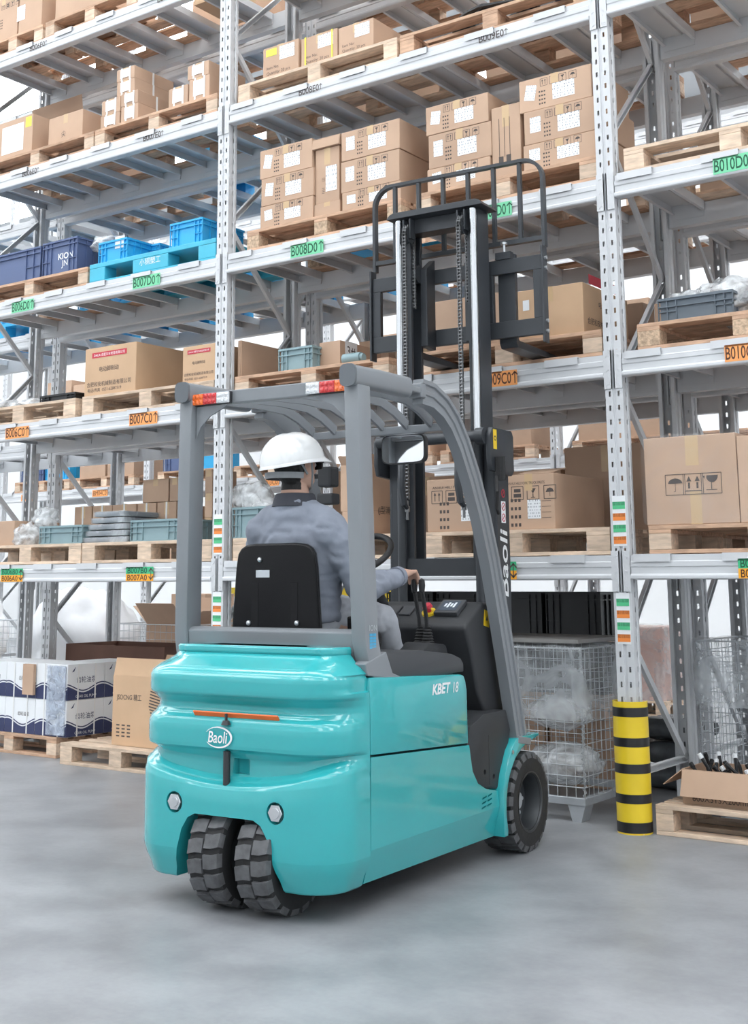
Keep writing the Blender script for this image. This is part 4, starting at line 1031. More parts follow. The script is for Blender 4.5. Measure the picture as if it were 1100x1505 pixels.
# yellow safety rail and red notice far behind
t = tag(empty('safety_rail', (-9.2, 7.0, 0)), 'yellow safety rail near the far wall', 'rail')
for z in (.55, 1.05): MB().box(0, 3.0, -.04, .04, z, z+.12).build('rail', YELLOW, t)
for x in (0.1, 1.5, 2.9): MB().box(x-.05, x+.05, .0405, .14, 0, 1.2).build('post', YELLOW, t)

# ------------------------------------------------------------------ forklift truck
TEAL = mat('teal_paint', (.028, .405, .43), .24, 0, .02, 2, coat=.8)
GUARD = mat('grey_guard_paint', (.225, .242, .26), .38, 0, .04, 3, coat=.2)
MASTM = mat('dark_mast_paint', (.040, .045, .052), .42, 0, .1, 4)
PLAST = mat('charcoal_plastic', (.030, .032, .036), .55, 0, .05, 6, .08, 160)
GREYP = mat('grey_console_plastic', (.055, .058, .064), .55)
CHROME = mat('chrome', (.72, .74, .76), .14, 1.0)
ZINC = mat('zinc_bolt', (.62, .64, .66), .3, .9)
RUBBER = mat('black_rubber', (.020, .020, .021), .72, 0, .2, 12, .15, 60)
TREAD = mat('worn_tread_rubber', (.11, .112, .118), .7, 0, .3, 25, .2, 70)
RIMM = mat('dark_rim_paint', (.045, .05, .055), .4, .2)
SEATM = mat('glossy_black_shell', (.005, .005, .006), .25, spec=.22)
VINYL = mat('black_vinyl', (.012, .012, .013), .5)
LAMPR = mat('red_lamp_lens', (.62, .012, .015), .15, coat=1, bump=.5, bscale=120)
LAMPO = mat('amber_lamp_lens', (.95, .16, .01), .15, coat=1, bump=.5, bscale=120)
LAMPW = mat('clear_lamp_lens', (.80, .82, .84), .12, coat=1, bump=.9, bscale=120)
STRIPE = mat('orange_stripe', (.92, .16, .02), .4)
MIRR = mat('mirror_glass', (.86, .88, .90), .03, 1.0)
SCREEN = mat('display_screen', (.10, .12, .15), .15)
CHAINM = mat('chain_steel', (.20, .205, .21), .32, .8)
FO = Vector((-.58507, -2.19791, 0)); FH = R(4.0)
fl = tag(empty('forklift_truck', FO, FH), 'teal and grey electric forklift with raised dark mast in the aisle', 'forklift')
def part(name, mb, M, parent=None, **k): return mb.build(name, M, parent or fl, **k)
def lerp_prof(prof, z):
    for (z0, a), (z1, b) in zip(prof, prof[1:]):
        if z0 <= z <= z1:
            t = (z-z0)/(z1-z0); t = t*t*(3-2*t); return a+(b-a)*t
    return prof[-1][1]
def boolean(me, cutters, name):
    o = bpy.data.objects.new(name, me); COL.objects.link(o); tmp = []
    for c in cutters:
        q = bpy.data.objects.new('cutter', c); COL.objects.link(q); tmp.append(q)
        md = o.modifiers.new('cut', 'BOOLEAN'); md.object = q; md.operation = 'DIFFERENCE'; md.solver = 'EXACT'
    dg = bpy.context.evaluated_depsgraph_get(); res = bpy.data.meshes.new_from_object(o.evaluated_get(dg))
    for q in tmp+[o]: bpy.data.objects.remove(q)
    res.name = name; return res
# counterweight
HB, YR, RC, YS = .495, -.195, .18, .072
plan = []
for i in range(5): plan.append((HB, YS-(YS-(YR+RC))*i/5, 1, 0))
for i in range(13):
    a = R(90*i/12); plan.append((HB-RC+RC*math.cos(a), YR+RC-RC*math.sin(a), math.cos(a), -math.sin(a)))
for i in range(1, 24): plan.append((HB-RC-(2*(HB-RC))*i/24, YR, 0, -1))
plan += [(-x, y, -nx, ny) for x, y, nx, ny in plan[:18][::-1]]
CWP = [(.112, .046), (.120, .038), (.218, .002), (.228, 0), (.478, 0), (.500, .008), (.518, .030), (.535, .052), (.575, .055), (.595, .040), (.610, .014), (.625, .012), (.690, .012), (.712, .020), (.735, .044), (.752, .056), (.770, .056), (.795, .036), (.812, .016), (.83, .014), (.875, .014), (.893, .022), (.962, .155), (.968, .150), (.985, .150), (.992, .160), (.993, .30)]
zs = []
for (z0, _), (z1, _) in zip(CWP, CWP[1:]): zs += [z0+(z1-z0)*k/3 for k in range(3)]
zs.append(CWP[-1][0])
b = MB(); n = len(plan)
for z in zs:
    ins = lerp_prof(CWP, z)
    for x, y, nx, ny in plan:
        s = min(1, abs(x)/HB); side = max(0, min(1, (y-(YR+.06))/.19))
        i2 = ins
        if .49 < z < .83: i2 = .012*(1-side)+(ins-.012)*(1-side**1.5)
        if z > .89: i2 = ins*(1-.45*side)
        zz = z
        if .44 < z < .60:
            w_ = 1-abs((z-.52)/.08); zz = z+(-.030+.080*s*s)*max(0, min(1, w_*1.3))
        b.v.append((x-nx*i2, y-ny*i2, zz))
for r in range(len(zs)-1):
    for c in range(n-1): b.f.append((r*n+c, r*n+c+1, (r+1)*n+c+1, (r+1)*n+c)); b.m.append(0)
    b.f.append((r*n+n-1, r*n, (r+1)*n, (r+1)*n+n-1)); b.m.append(0)
b.f.append(tuple(range(n))); b.m.append(0); b.f.append(tuple(range(len(zs)*n-1, (len(zs)-1)*n-1, -1))); b.m.append(0)
cw = b.mesh('counterweight', TEAL)
arch = MB().prism([(-.29, .05), (-.262, .10), (-.205, .30), (-.175, .345), (-.14, .362), (.14, .362), (.175, .345), (.205, .30), (.262, .10), (.29, .05)], -.4, .35, 'y').mesh('cutter', TEAL)
cuts = [arch]
for s in (-1, 1): cuts.append(MB().cyl((s*.243, -.4, .396), (s*.243, -.150, .396), .040, 24).mesh('cutter', TEAL))
cuts.append(MB().box(.01, .085, -.4, -.11, .515, .573).mesh('cutter', TEAL))
cw = boolean(cw, cuts, 'counterweight')
cw.polygons.foreach_set('use_smooth', [True]*len(cw.polygons)); cw.set_sharp_from_angle(angle=R(40))
CW = link('counterweight', cw, fl)
for s in (-1, 1):
    bo = MB().lathe([(-.1495, 0.0005), (-.1495, .040), (-.1485, .040), (-.1485, .0005)], (s*.243, 0, .396), 'y', 20).build('bolt_recess', TEAL, CW)
    hx = MB().cyl((0, -.197, 0), (0, -.149, 0), .033, 6).cyl((0, -.200, 0), (0, -.197, 0), .020, 16); hx.build('hex_bolt', ZINC, CW, (s*.243, 0, .396), bevel=.002)
    tag(bo)
MB().obox((.03, -.1655, .735), (.205, 0, 0), (0, .0015, .002), (0, -.006, .008)).build('orange_strip', STRIPE, CW)
MB().cyl((.0, -.185, .70), (0, -.185, .742), .006, 10).cyl((0, -.185, .700), (0, -.185, .716), .020, 14, .012).build('pin_knob', PLAST, CW, smooth=True)
MB().cyl((-.004, -.172, .475), (-.004, -.172, .60), .014, 12).build('tow_pin', PLAST, CW, smooth=True)
# badge on the rear
ring = MB(); N = 40; o_, i_ = [], []
for k in range(N+1):
    a = R(-150+305*k/N); wv = .0075*math.sin(math.pi*k/N)+.0006
    o_.append((-.032+.066*math.cos(a), .652+.040*math.sin(a))); i_.append((-.032+(.066-wv)*math.cos(a), .652+(.040-wv*.9)*math.sin(a)))
ring.prism(o_+i_[::-1], -.1912, -.1885, 'y').build('badge_ring', WHITEI, CW)
text('Baoli', WHITEI, CW, (-.036, -.1905, .652), .094, .044, name='badge_lettering', shear=.15, bold=.01)
# side panels
up = [(.075, .878), (.835, .845), (.866, .838), (.882, .815), (.894, .775), (.899, .547), (.079, .589)]
lo = [(.079, .582), (.903, .540), (.918, .477), (.932, .426), (.980, .370), (1.062, .335), (1.172, .314), (1.192, .245), (.075, .245)]
ro = [(.075, .245), (1.192, .245), (1.196, .112), (.075, .122)]
for s in (-1, 1):
    x0, x1 = (HB-.05, HB) if s > 0 else (-HB, -HB+.05)
    pn = part('side_panel', MB().prism(up, x0, x1), TEAL, bevel=.007, smooth=30)
    lm = MB().prism(lo, x0, x1).mesh('lower_side_panel', TEAL)
    if s > 0:
        cutv = [MB().obox((HB, 1.035+k*.055+i*.004, .262+.020*i+.004*k), (.016, 0, 0), (0, .022, .003), (0, -.0004, .0036)).mesh('cutter', TEAL) for i in range(3) for k in range(2)]
        lm = boolean(lm, cutv, 'lower_side_panel')
    link('lower_side_panel', lm, fl)
    rk = MB(); vs = []
    for (y, z) in ro:
        xo = HB if z > .2 else HB-.035
        vs.append((s*xo, y, z))
    for (y, z) in ro: vs.append((s*(HB-.06), y, z))
    rk.add(vs, [(0,1,2,3), (7,6,5,4), (0,4,5,1), (1,5,6,2), (2,6,7,3), (3,7,4,0)]); part('rocker_panel', rk, TEAL)
    if s > 0:
        text('KBET', WHITEI, pn, (HB+.0012, .655, .797), .165, .044, 'right', 'model_lettering', shear=.2, bold=.035)
        text('18', WHITEI, pn, (HB+.0012, .785, .794), .052, .044, 'right', 'model_lettering', shear=.2, bold=.02)
part('chassis', MB().box(-HB+.052, HB-.052, .075, 1.19, .135, .60), PLAST)
part('underside_plate', MB().box(-.44, .44, .30, 1.25, .115, .134), PLAST)
part('battery_hood', MB().box(-HB+.052, HB-.052, .10, .86, .601, .845), PLAST)
hood = [(.19, .850), (.19, .905), (.235, .940), (.60, .945), (.79, .925), (.895, .880), (.91, .850)]
part('seat_hood', MB().prism(hood, -.47, .195), GREYP, bevel=.01, smooth=30)
part('armrest_console', MB().prism([(.20, .850), (.20, .948), (.24, .960), (.50, .962), (.80, .932), (.880, .910), (.905, .885), (.905, .850)], .200, .475), GREYP, bevel=.006, smooth=30)
part('lever_base', MB().prism([(.86, .86), (.79, .935), (.86, .975), (1.02, .96), (1.10, .80), (1.04, .62), (.92, .62)], .20, .33), PLAST, bevel=.012, smooth=30)
# step and floor
step = [(.905, .538), (.945, .612), (1.076, .655), (1.31, .655), (1.352, .562), (1.33, .506), (1.20, .316), (1.062, .338), (.982, .373), (.935, .430), (.92, .48)]
for s in (-1, 1):
    x0, x1 = (.10, HB-.012) if s > 0 else (-HB+.012, -.10)
    sm_ = MB().prism(step, x0, x1).mesh('step_panel', PLAST, bevel=.006, smooth=30)
    if s > 0:
        cuth = [MB().cyl((HB-.035, y, z), (HB+.01, y, z), .012, 12).mesh('cutter', PLAST) for y, z in ((1.075, .405), (1.165, .375))]
        cuth.append(MB().box(HB-.030, HB+.01, 1.118, 1.121, .345, .56).mesh('cutter', PLAST))
        sm_ = boolean(sm_, cuth, 'step_panel')
    link('step_panel', sm_, fl)
part('floor_plate', MB().box(-.44, .44, .96, 1.52, .615, .634), PLAST)
# dashboard
dash = [(1.035, 1.030), (1.050, 1.050), (1.10, 1.080), (1.225, 1.148), (1.32, 1.140), (1.345, 1.10), (1.360, 1.00), (1.378, .884), (1.455, .660), (1.455, .638), (1.22, .638), (1.15, .74), (1.095, .918)]
da = part('dashboard', MB().prism(dash, -.42, .42), PLAST, bevel=.016, smooth=30, seg=3)
DT = 1.150
sl, sn = Vector((0, .878, .478)), Vector((0, -.478, .878))
def onda(x, y, h): return Vector((x, 1.10, 1.080))+sl*((y-1.10)/.878)+sn*h
dp = MB().obox(onda(.285, 1.155, .012), (.062, 0, 0), sl*.060, sn*.011).build('display_unit', GREYP, da, bevel=.004)
MB().obox(onda(.285, 1.155, .0238), (.046, 0, 0), sl*.042, sn*.0006).build('display_screen', SCREEN, dp)
for i in range(4): MB().obox(onda(.262+.016*i, 1.16, .0248), (.005, 0, 0), sl*(.022 if i % 2 else .014), sn*.0003).build('display_digits', mat('display_digits', (.75, .80, .85), .4), dp)
MB().cyl(onda(.185, 1.125, 0), onda(.185, 1.125, .012), .034, 20).build('stop_base', YELLOW, da, smooth=True)
MB().cyl(onda(.185, 1.125, .012), onda(.185, 1.125, .034), .014, 14).cyl(onda(.185, 1.125, .034), onda(.185, 1.125, .048), .025, 18, .020).build('emergency_stop', RED, da, smooth=True)
for i in range(3): MB().obox(onda(-.09+.075*i, 1.14, .004), (.032, 0, 0), sl*.04, sn*.006).build('rocker_switch', GREYP, da, bevel=.004)
MB().obox((.4208, 1.255, 1.07), (.0006, 0, 0), (0, .028, -.006), (0, .006, .036)).build('warning_sticker', mat('yellow_sticker', (.90, .62, .02), .4), da)
MB().prism([(1.243, 1.062), (1.267, 1.060), (1.256, 1.084)], .4215, .4222).build('warning_triangle', INK, da)
# levers
for i, (lx_, ly_) in enumerate(((.235, .945), (.285, .925))):
    lv = MB().tube([(lx_, ly_, .99), (lx_, ly_-.01, 1.08), (lx_-.004, ly_-.04, 1.20)], .0095, 8).build('lever', BLACK, fl, smooth=True)
    MB().lathe([(1.19, .0005), (1.195, .012), (1.225, .016), (1.250, .013), (1.258, .0005)], (lx_-.004, ly_-.042, 0), 'z', 12, False).build('lever_knob', BLACK, lv, smooth=True)
    bw_ = MB()
    prof = []
    for k in range(7): prof += [(.960+k*.013, .034-.003*k), (.9665+k*.013, .026-.003*k)]
    bw_.lathe([(.955, .0005)]+prof+[(1.055, .0005)], (lx_, ly_, 0), 'z', 14, False).build('rubber_boot', RUBBER, lv)
# seat
sh_ = MB(); ww = []
prof_s = [(1.000, .222), (1.02, .226), (1.30, .205), (1.36, .195), (1.385, .178), (1.398, .15), (1.403, .10)]
pl = [(x, z) for z, x in prof_s]; pl = pl + [(-x, z) for x, z in pl[::-1]]
seat = part('seat', MB().prism(pl, .130, .158, 'y'), SEATM, bevel=.012, smooth=30, seg=3)
part('seat_cushion', MB().box(-.23, .225, .185, .64, .950, 1.036), VINYL, bevel=.03, smooth=30, seg=3)
part('seat_back_pad', MB().prism([(x*.95, z) for x, z in pl], .1585, .176, 'y'), VINYL, bevel=.014, smooth=30)
MB().box(-.215, .215, .14, .60, .946, .9495).build('seat_rail', BLACK, fl)
for x, z in ((-.075, 1.335), (-.13, 1.075), (.115, 1.078)): MB().ball((x, .128, z), .011, 12).build('seat_bolt', ZINC, seat, smooth=True)
MB().box(-.095, -.025, .1285, .1298, 1.262, 1.292).build('seat_label', GALV, seat)
for s in (-1, 1): MB().box(s*.10-.018, s*.10+.018, .1285, .1302, 1.05, 1.24).build('seat_rib', SEATM, seat, bevel=.0008)
part('seat_belt_buckle', MB().bar((.235, .36, .95), (.250, .33, 1.10), .03, .022), VINYL, bevel=.006)
# steering
sw = MB(); cc = Vector((-.06, .90, 1.37)); ua = Vector((1, 0, 0)); ub = Vector((0, .82, .57)); nn = ua.cross(ub)
sw.tube([cc+(ua*math.cos(a)+ub*math.sin(a))*.155 for a in [2*math.pi*k/36 for k in range(36)]], .015, 10, True)
swo = part('steering_wheel', sw, VINYL, smooth=True)
sp = MB()
for a in (90, 210, 330): sp.bar(cc-nn*.02, cc+(ua*math.cos(R(a))+ub*math.sin(R(a)))*.148, .028, .010, nn)
sp.cyl(cc-nn*.035, cc+nn*.012, .045, 18).build('spokes', VINYL, swo, smooth=30)
part('steering_column', MB().tube([cc-nn*.03, cc-nn*.14+Vector((0, .06, -.05)), (-.06, 1.12, 1.10)], .034, 12), PLAST, smooth=True)

# overhead guard
rear_sec = [(-.034, -.05), (.034, -.05), (.034, .05), (-.034, .05)]
gd = fl
for s in (-1, 1):
    pth = [(s*.455, .175, .875), (s*.452, .140, .93), (s*.448, .118, 1.02), (s*.440, .108, 1.40), (s*.432, .102, 1.80), (s*.428, .100, 2.03)]
    po = part('guard_rear_post', MB().sweep(pth, rear_sec, (1, 0, 0)), GUARD, bevel=.008, smooth=30)
    part('post_foot', MB().prism([(.05, .93), (.07, .885), (.34, .850), (.34, .862), (.26, .885), (.21, .97)], s*.46-.03 if s > 0 else -.49, s*.46+.03 if s > 0 else -.43), GUARD, bevel=.004)
    gs = [(s*.393, 1.86), (s*.393, 2.0), (s*.22, 2.0), (s*.25, 1.985), (s*.32, 1.955), (s*.37, 1.91)]
    part('corner_gusset', MB().prism(gs, .085, .093, 'y'), GUARD)
    # side rail, rounded
    rl = [(.037*math.copysign(abs(math.cos(a))**.6, math.cos(a)), .044*math.copysign(abs(math.sin(a))**.6, math.sin(a))) for a in [2*math.pi*k/16 for k in range(16)]]
    part('guard_side_rail', MB().sweep([(s*.43, .035, 2.062), (s*.43, .25, 2.068), (s*.43, .49, 2.070)], rl, (1, 0, 0)), GUARD, smooth=40)
    part('rail_cap', MB().sweep([(s*.43, .022, 2.062), (s*.43, .0345, 2.062)], [(q[0]*1.05, q[1]*1.05) for q in rl], (1, 0, 0)), mat('grey_cap_plastic', (.13, .145, .16), .5), smooth=40)
    part('rail_joint', MB().box(s*.43-.03, s*.43+.03, .49, .60, 2.052, 2.080).box(s*.43-.034, s*.43+.034, .575, .62, 2.035, 2.10), GUARD, bevel=.006)
    leg = [(.60, 2.065), (.70, 2.057), (.80, 2.018), (.88, 1.958), (.96, 1.862), (1.05, 1.715), (1.135, 1.540), (1.215, 1.330), (1.275, 1.12), (1.335, .90), (1.385, .70), (1.425, .52)]
    xs = [.432+(.050)*i/(len(leg)-1) for i in range(len(leg))]
    sec = [(-.026, -.056), (.026, -.056), (.026, -.038), (.017, -.034), (.017, -.012), (.024, -.008), (.024, .008), (.017, .012), (.017, .034), (.026, .038), (.026, .056), (-.026, .056)]
    if s < 0: sec = [(-a, c) for a, c in sec][::-1]
    lg = part('guard_front_leg', MB().sweep([(s*x, y, z) for x, (y, z) in zip(xs, leg)], sec, (1, 0, 0)), GUARD, smooth=30)
    part('leg_socket', MB().obox((s*.483, 1.437, .505), (.034, 0, 0), (0, .070, -.012), (0, .004, .016)), GUARD, bevel=.004)
part('guard_rear_crossbar', MB().box(-.394, .394, .090, .135, 2.005, 2.062), GUARD, bevel=.005)
part('guard_lower_crossbar', MB().prism([(.085, .970), (.078, 1.045), (.10, 1.058), (.155, 1.058), (.155, .96), (.12, .955)], -.414, .414), GUARD, bevel=.005)
part('guard_lower_panel', MB().prism([(.10, .905), (.084, .969), (.12, .954), (.15, .905)], -.414, .414), GUARD)
part('guard_front_crossbar', MB().box(-.408, .408, .90, .945, 1.925, 1.962), GUARD, bevel=.004)
for x in (-.33, -.20, -.07, .07, .20, .33):
    pth = [(x, .1355, 2.035), (x, .45, 2.052), (x, .66, 2.048), (x, .78, 2.018), (x, .86, 1.985), (x, .905, 1.9635)]
    part('roof_slat', MB().sweep(pth, [(-.007, -.022), (.007, -.022), (.007, .022), (-.007, .022)], (1, 0, 0)), GUARD)
for s in (-1, 1):
    hs_ = part('tail_lamp', MB().box(s*.305-.105, s*.305+.105, .072, .0895, 2.002, 2.056), PLAST, bevel=.003)
    MB().box(s*.3755-.033, s*.3755+.033, .060, .0715, 2.005, 2.053).build('amber_lens', LAMPO, hs_, bevel=.003)
    MB().box(s*.305-.0365, s*.305+.0365, .060, .0715, 2.005, 2.053).build('red_lens', LAMPR, hs_, bevel=.003)
    MB().box(s*.234-.033, s*.234+.033, .060, .0715, 2.005, 2.053).build('clear_lens', LAMPW, hs_, bevel=.003)
for o_l in [q for q in COL.objects if q.name.split('.')[0] in ('amber_lens', 'red_lens', 'clear_lens')]:
    xs_ = [v.co.x for v in o_l.data.vertices]; cx_ = (max(xs_)+min(xs_))/2; fb = MB()
    for i in range(3):
        for k in range(2): fb.ball((cx_-.021+.021*i, .060, 2.017+.024*k), .0105, 8, (1, .35, 1))
    fb.build('lens_facets', o_l.data.materials[0], o_l, smooth=True)
text('ION', GALV, fl, (.484, .12, 1.065), .055, .022, 'right', 'post_lettering')
bg = MB()
for i in range(5):
    for k in range(5): bg.box(.4828, .4836, .095+.010*i, .103+.010*i, .985+.012*k, .995+.012*k)
bg.build('blue_grid_mark', mat('blue_print', (.08, .42, .68), .5), fl)
# mirror on the front crossbar
mr = part('mirror', MB().prism([(.150+.118*math.copysign(abs(math.cos(a))**.35, math.cos(a)), 1.860+.070*math.copysign(abs(math.sin(a))**.35, math.sin(a))) for a in [2*math.pi*k/40 for k in range(40)]], .955, .985, 'y'), PLAST, smooth=30)
MB().prism([(.150+.112*math.copysign(abs(math.cos(a))**.35, math.cos(a)), 1.860+.064*math.copysign(abs(math.sin(a))**.35, math.sin(a))) for a in [2*math.pi*k/40 for k in range(40)]], .953, .9549, 'y').build('mirror_glass', MIRR, mr)
MB().bar((.15, .97, 1.93), (.15, .945, 1.945), .02, .02).build('mirror_bracket', PLAST, mr)
wl = part('work_lamp', MB().box(-.335, -.255, .95, 1.03, 1.700, 1.800), PLAST, bevel=.012)
MB().bar((-.30, 1.03, 1.76), (-.43, 1.03, 1.76), .02, .02).build('lamp_bracket', PLAST, wl)
wl = part('warning_buzzer', MB().box(-.34, -.245, .95, 1.02, 1.615, 1.668), PLAST, bevel=.008)
MB().bar((-.30, 1.02, 1.64), (-.425, 1.10, 1.64), .015, .015).build('lamp_bracket', PLAST, wl)

# wheels
def tire_mesh(r, w, lugs, name):
    b = MB(); s = w/2
    b.lathe([(-s*.90, r*.56), (-s, r*.66), (-s, r*.86), (-s*.93, r*.945), (s*.93, r*.945), (s, r*.86), (s, r*.66), (s*.90, r*.56)], (0,0,0), 'x', 56)
    b.mi = 1
    for i in range(lugs):
        for q in (-1, 1):
            a0 = 2*math.pi*(i+(.5 if q > 0 else 0))/lugs; da_ = 2*math.pi/lugs*.37
            def pt(x, a, rr): return (x, rr*math.cos(a), rr*math.sin(a))
            xs_ = [q*s*.995, q*s*.90, q*s*.45, q*s*.04]
            off = [0, 0, .35, .35]
            vs = []
            for x, of in zip(xs_, off):
                aa = a0+of*da_*q
                rr = r*.90 if x == xs_[0] else r
                vs += [pt(x, aa-da_, r*.88), pt(x, aa+da_, r*.88), pt(x, aa+da_*.92, rr), pt(x, aa-da_*.92, rr)]
            fs = [(0, 1, 2, 3), (15, 14, 13, 12)]
            for k in range(3):
                o_ = k*4; fs += [(o_+e, o_+4+e, o_+4+(e+1) % 4, o_+(e+1) % 4) for e in range(4)]
            b.add(vs, fs)
    return b.mesh(name, [RUBBER, TREAD], smooth=25)
def rim_mesh(r, w, side):
    b = MB(); s = w/2*side
    b.lathe([(-s*.85, r*.60), (s*.93, r*.60), (s*.98, r*.615), (s*.98, r*.585), (s*.80, r*.545), (s*.10, r*.50), (0, r*.20), (0, .001), (-s*.2, .001), (-s*.85, r*.4)], (0,0,0), 'x', 40)
    return b.mesh('rim', RIMM, smooth=30)
def wheel(name, x, y, r, w, side, lugs):
    t = MB(); me = tire_mesh(r, w, lugs, 'tire')
    o = link(name, me, fl, (x, y, r))
    rm = link('rim', rim_mesh(r, w, side), o)
    nb = MB()
    for k in range(6):
        a = 2*math.pi*k/6; c = Vector((0, .30*r*math.cos(a), .30*r*math.sin(a))); nb.cyl(c, c+Vector((side*.018, 0, 0)), .009, 6)
    nb.cyl((0, 0, 0), (side*.03, 0, 0), r*.17, 18)
    nb.build('hub_nuts', GALV, o)
    return o
wheel('front_wheel', .425, 1.485, .224, .185, 1, 22); wheel('front_wheel', -.425, 1.485, .224, .185, -1, 22)
wheel('drive_wheel', .150, -.020, .206, .160, 1, 17); wheel('drive_wheel', -.078, -.020, .206, .160, -1, 17)
part('drive_axle', MB().cyl((.004, -.020, .206), (.068, -.020, .206), .05, 16).box(.006, .066, -.06, .10, .22, .50), PLAST)
part('front_axle', MB().cyl((-.33, 1.485, .224), (.33, 1.485, .224), .045, 14).box(-.33, .33, 1.2, 1.56, .16, .40), PLAST)
fen = [(1.235, .112)]+[(1.485+.262*math.cos(R(q)), .224+.262*math.sin(R(q))) for q in (200, 185, 170, 155, 140, 125, 110)]+[(1.45, .488), (1.60, .512), (1.60, .526), (1.40, .526), (1.345, .522), (1.285, .475), (1.225, .385), (1.194, .31), (1.194, .112)]
for s in (-1, 1):
    x0, x1 = (.36, .515) if s > 0 else (-.515, -.36)
    part('fender', MB().prism(fen, x0, x1), TEAL, bevel=.003, smooth=30)
    if s > 0: MB().cyl((.5155, 1.30, .468), (.5185, 1.30, .468), .009, 12).build('fender_bolt', ZINC, fl)

# mast
for s in (-1, 1):
    om = MB(); xo, xi = s*.315, s*.243
    def cch(b, xa, xb, y0, y1, z0, z1, t=.014):
        lo_, hi_ = min(xa, xb), max(xa, xb)
        web = (xa-s*t, xa) if s > 0 else (xa, xa-s*t)
        b.box(min(web), max(web), y0, y1, z0, z1)
        a_, c_ = (lo_, max(lo_, min(web))) if s > 0 else (min(hi_, max(web)), hi_)
        b.box(a_, c_, y0, y0+.022, z0, z1); b.box(a_, c_, y1-.022, y1, z0, z1)
    cch(om, xo, xi, 1.62, 1.76, .06, 2.00); ro_ = part('outer_mast_rail', om, MASTM, bevel=.002)
    im = MB(); cch(im, s*.238, s*.172, 1.625, 1.755, 1.30, 3.20); part('inner_mast_rail', im, MASTM, bevel=.002)
    part('lift_cylinder', MB().cyl((s*.226, 1.595, .12), (s*.226, 1.595, 1.98), .024, 16), MASTM, smooth=True)
    part('cylinder_rod', MB().cyl((s*.226, 1.595, 1.981), (s*.226, 1.595, 3.19), .019, 18), CHROME, smooth=True)
    # chains
    ch = MB(); N = 78
    def clink(y, z, k, x=s*.165):
        ch.box(x-.009-(.002 if k % 2 else 0), x-.006-(.002 if k % 2 else 0), y-.007, y+.007, z-.011, z+.011)
        ch.box(x+.006+(.002 if k % 2 else 0), x+.009+(.002 if k % 2 else 0), y-.007, y+.007, z-.011, z+.011)
        ch.cyl((x-.0125, y, z), (x+.0125, y, z), .0058, 8)
    for k in range(N): clink(1.545, 3.10-k*.0185, k)
    for k in range(22): clink(1.645, 3.10-k*.0185, k)
    for k in range(9): a = math.pi*k/8; clink(1.595-.05*math.cos(a), 3.10+.05*math.sin(a), k)
    part('lift_chain', ch, CHAINM)
    pu = part('chain_pulley', MB().lathe([(-.014, .02), (-.014, .044), (-.009, .040), (.009, .040), (.014, .044), (.014, .02)], (s*.165, 1.595, 3.10), 'x', 28), MASTM, smooth=30)
    MB().cyl((s*.165-.02, 1.595, 3.10), (s*.165+.02, 1.595, 3.10), .016, 12).build('pulley_pin', ZINC, pu, smooth=True)
    part('pulley_bracket', MB().box(s*.165-.024, s*.165-.017, 1.57, 1.62, 3.08, 3.188).box(s*.165+.017, s*.165+.024, 1.57, 1.62, 3.08, 3.188), MASTM)
    an = MB().cyl((s*.165, 1.545, 1.56), (s*.165, 1.545, 1.66), .007, 10).cyl((s*.165, 1.545, 1.60), (s*.165, 1.545, 1.63), .013, 6)
    part('chain_anchor', an, CHAINM)
    hk = MB().tube([(s*.165, 1.515, 1.90), (s*.165, 1.49, 1.86), (s*.165, 1.485, 1.72), (s*.165, 1.51, 1.64), (s*.165, 1.54, 1.62)], [.014, .02, .02, .018, .012], 8); part('hose_guide', hk, MASTM, smooth=True)
    part('mast_bracket', MB().prism([(1.52, 1.79), (1.50, 1.84), (1.50, 1.97), (1.53, 2.01), (1.76, 2.01), (1.78, 1.98), (1.78, 1.80), (1.75, 1.775)], s*.316 if s > 0 else -.342, s*.342 if s > 0 else -.316), MASTM, bevel=.006, smooth=30)
    tcy = part('tilt_cylinder', MB().cyl((s*.28, 1.40, .66), (s*.28, 1.615, .80), .03, 14), MASTM, smooth=True)
part('mast_crosshead', MB().prism([(-.29, 3.205), (-.275, 3.225), (-.25, 3.235), (.25, 3.235), (.275, 3.225), (.29, 3.205), (.29, 3.201), (-.29, 3.201)], 1.57, 1.76, 'y').box(-.187, .187, 1.64, 1.74, 3.12, 3.2), MASTM, bevel=.003)
part('mast_top_tube', MB().cyl((-.315, 1.50, 1.965), (.315, 1.50, 1.965), .030, 20).cyl((.27, 1.50, 1.965), (.316, 1.50, 1.965), .042, 20), MASTM, smooth=30)
part('mast_crossmember', MB().box(-.241, .241, 1.60, 1.618, 1.27, 1.36), MASTM)
part('mast_crossmember', MB().box(-.241, .241, 1.60, 1.618, .25, .38), MASTM)
hz_ = MB()
for k in range(6): hz_.cyl((.348+.008*k, 1.555, 1.74), (.348+.008*k, 1.555, 1.86), .008, 8)
part('hydraulic_hoses', hz_.tube([(.352, 1.54, 1.76), (.38, 1.49, 1.68), (.36, 1.52, 1.60), (.33, 1.60, 1.58)], .008, 8), RUBBER, smooth=True)
q = text('Baoli', WHITEI, fl, (.3165, 1.685, 1.335), .34, .085, 'right', 'mast_lettering', shear=.12, bold=.015, roll=R(90))
MB().box(.3155, .3162, 1.665, 1.715, 1.535, 1.645).build('sticker', PAPER, fl)
for z in (1.562, 1.618, 1.685):
    MB().lathe([(.3164, .016), (.3168, .016), (.3168, .021), (.3164, .021)], (0, 1.69, z), 'x', 24).obox((.3166, 1.69, z), (.0002, 0, 0), (0, .013, .013), (0, -.0018, .0018)).build('prohibition_mark', RED, fl)
MB().box(.3425, .3432, 1.535, 1.575, 1.90, 2.0).build('sticker', mat('yellow_sticker', (.90, .62, .02), .4), fl)
MB().lathe([(.3434, .008), (.3438, .008), (.3438, .013), (.3434, .013)], (0, 1.555, 1.955), 'x', 18).build('sticker_mark', INK, fl)
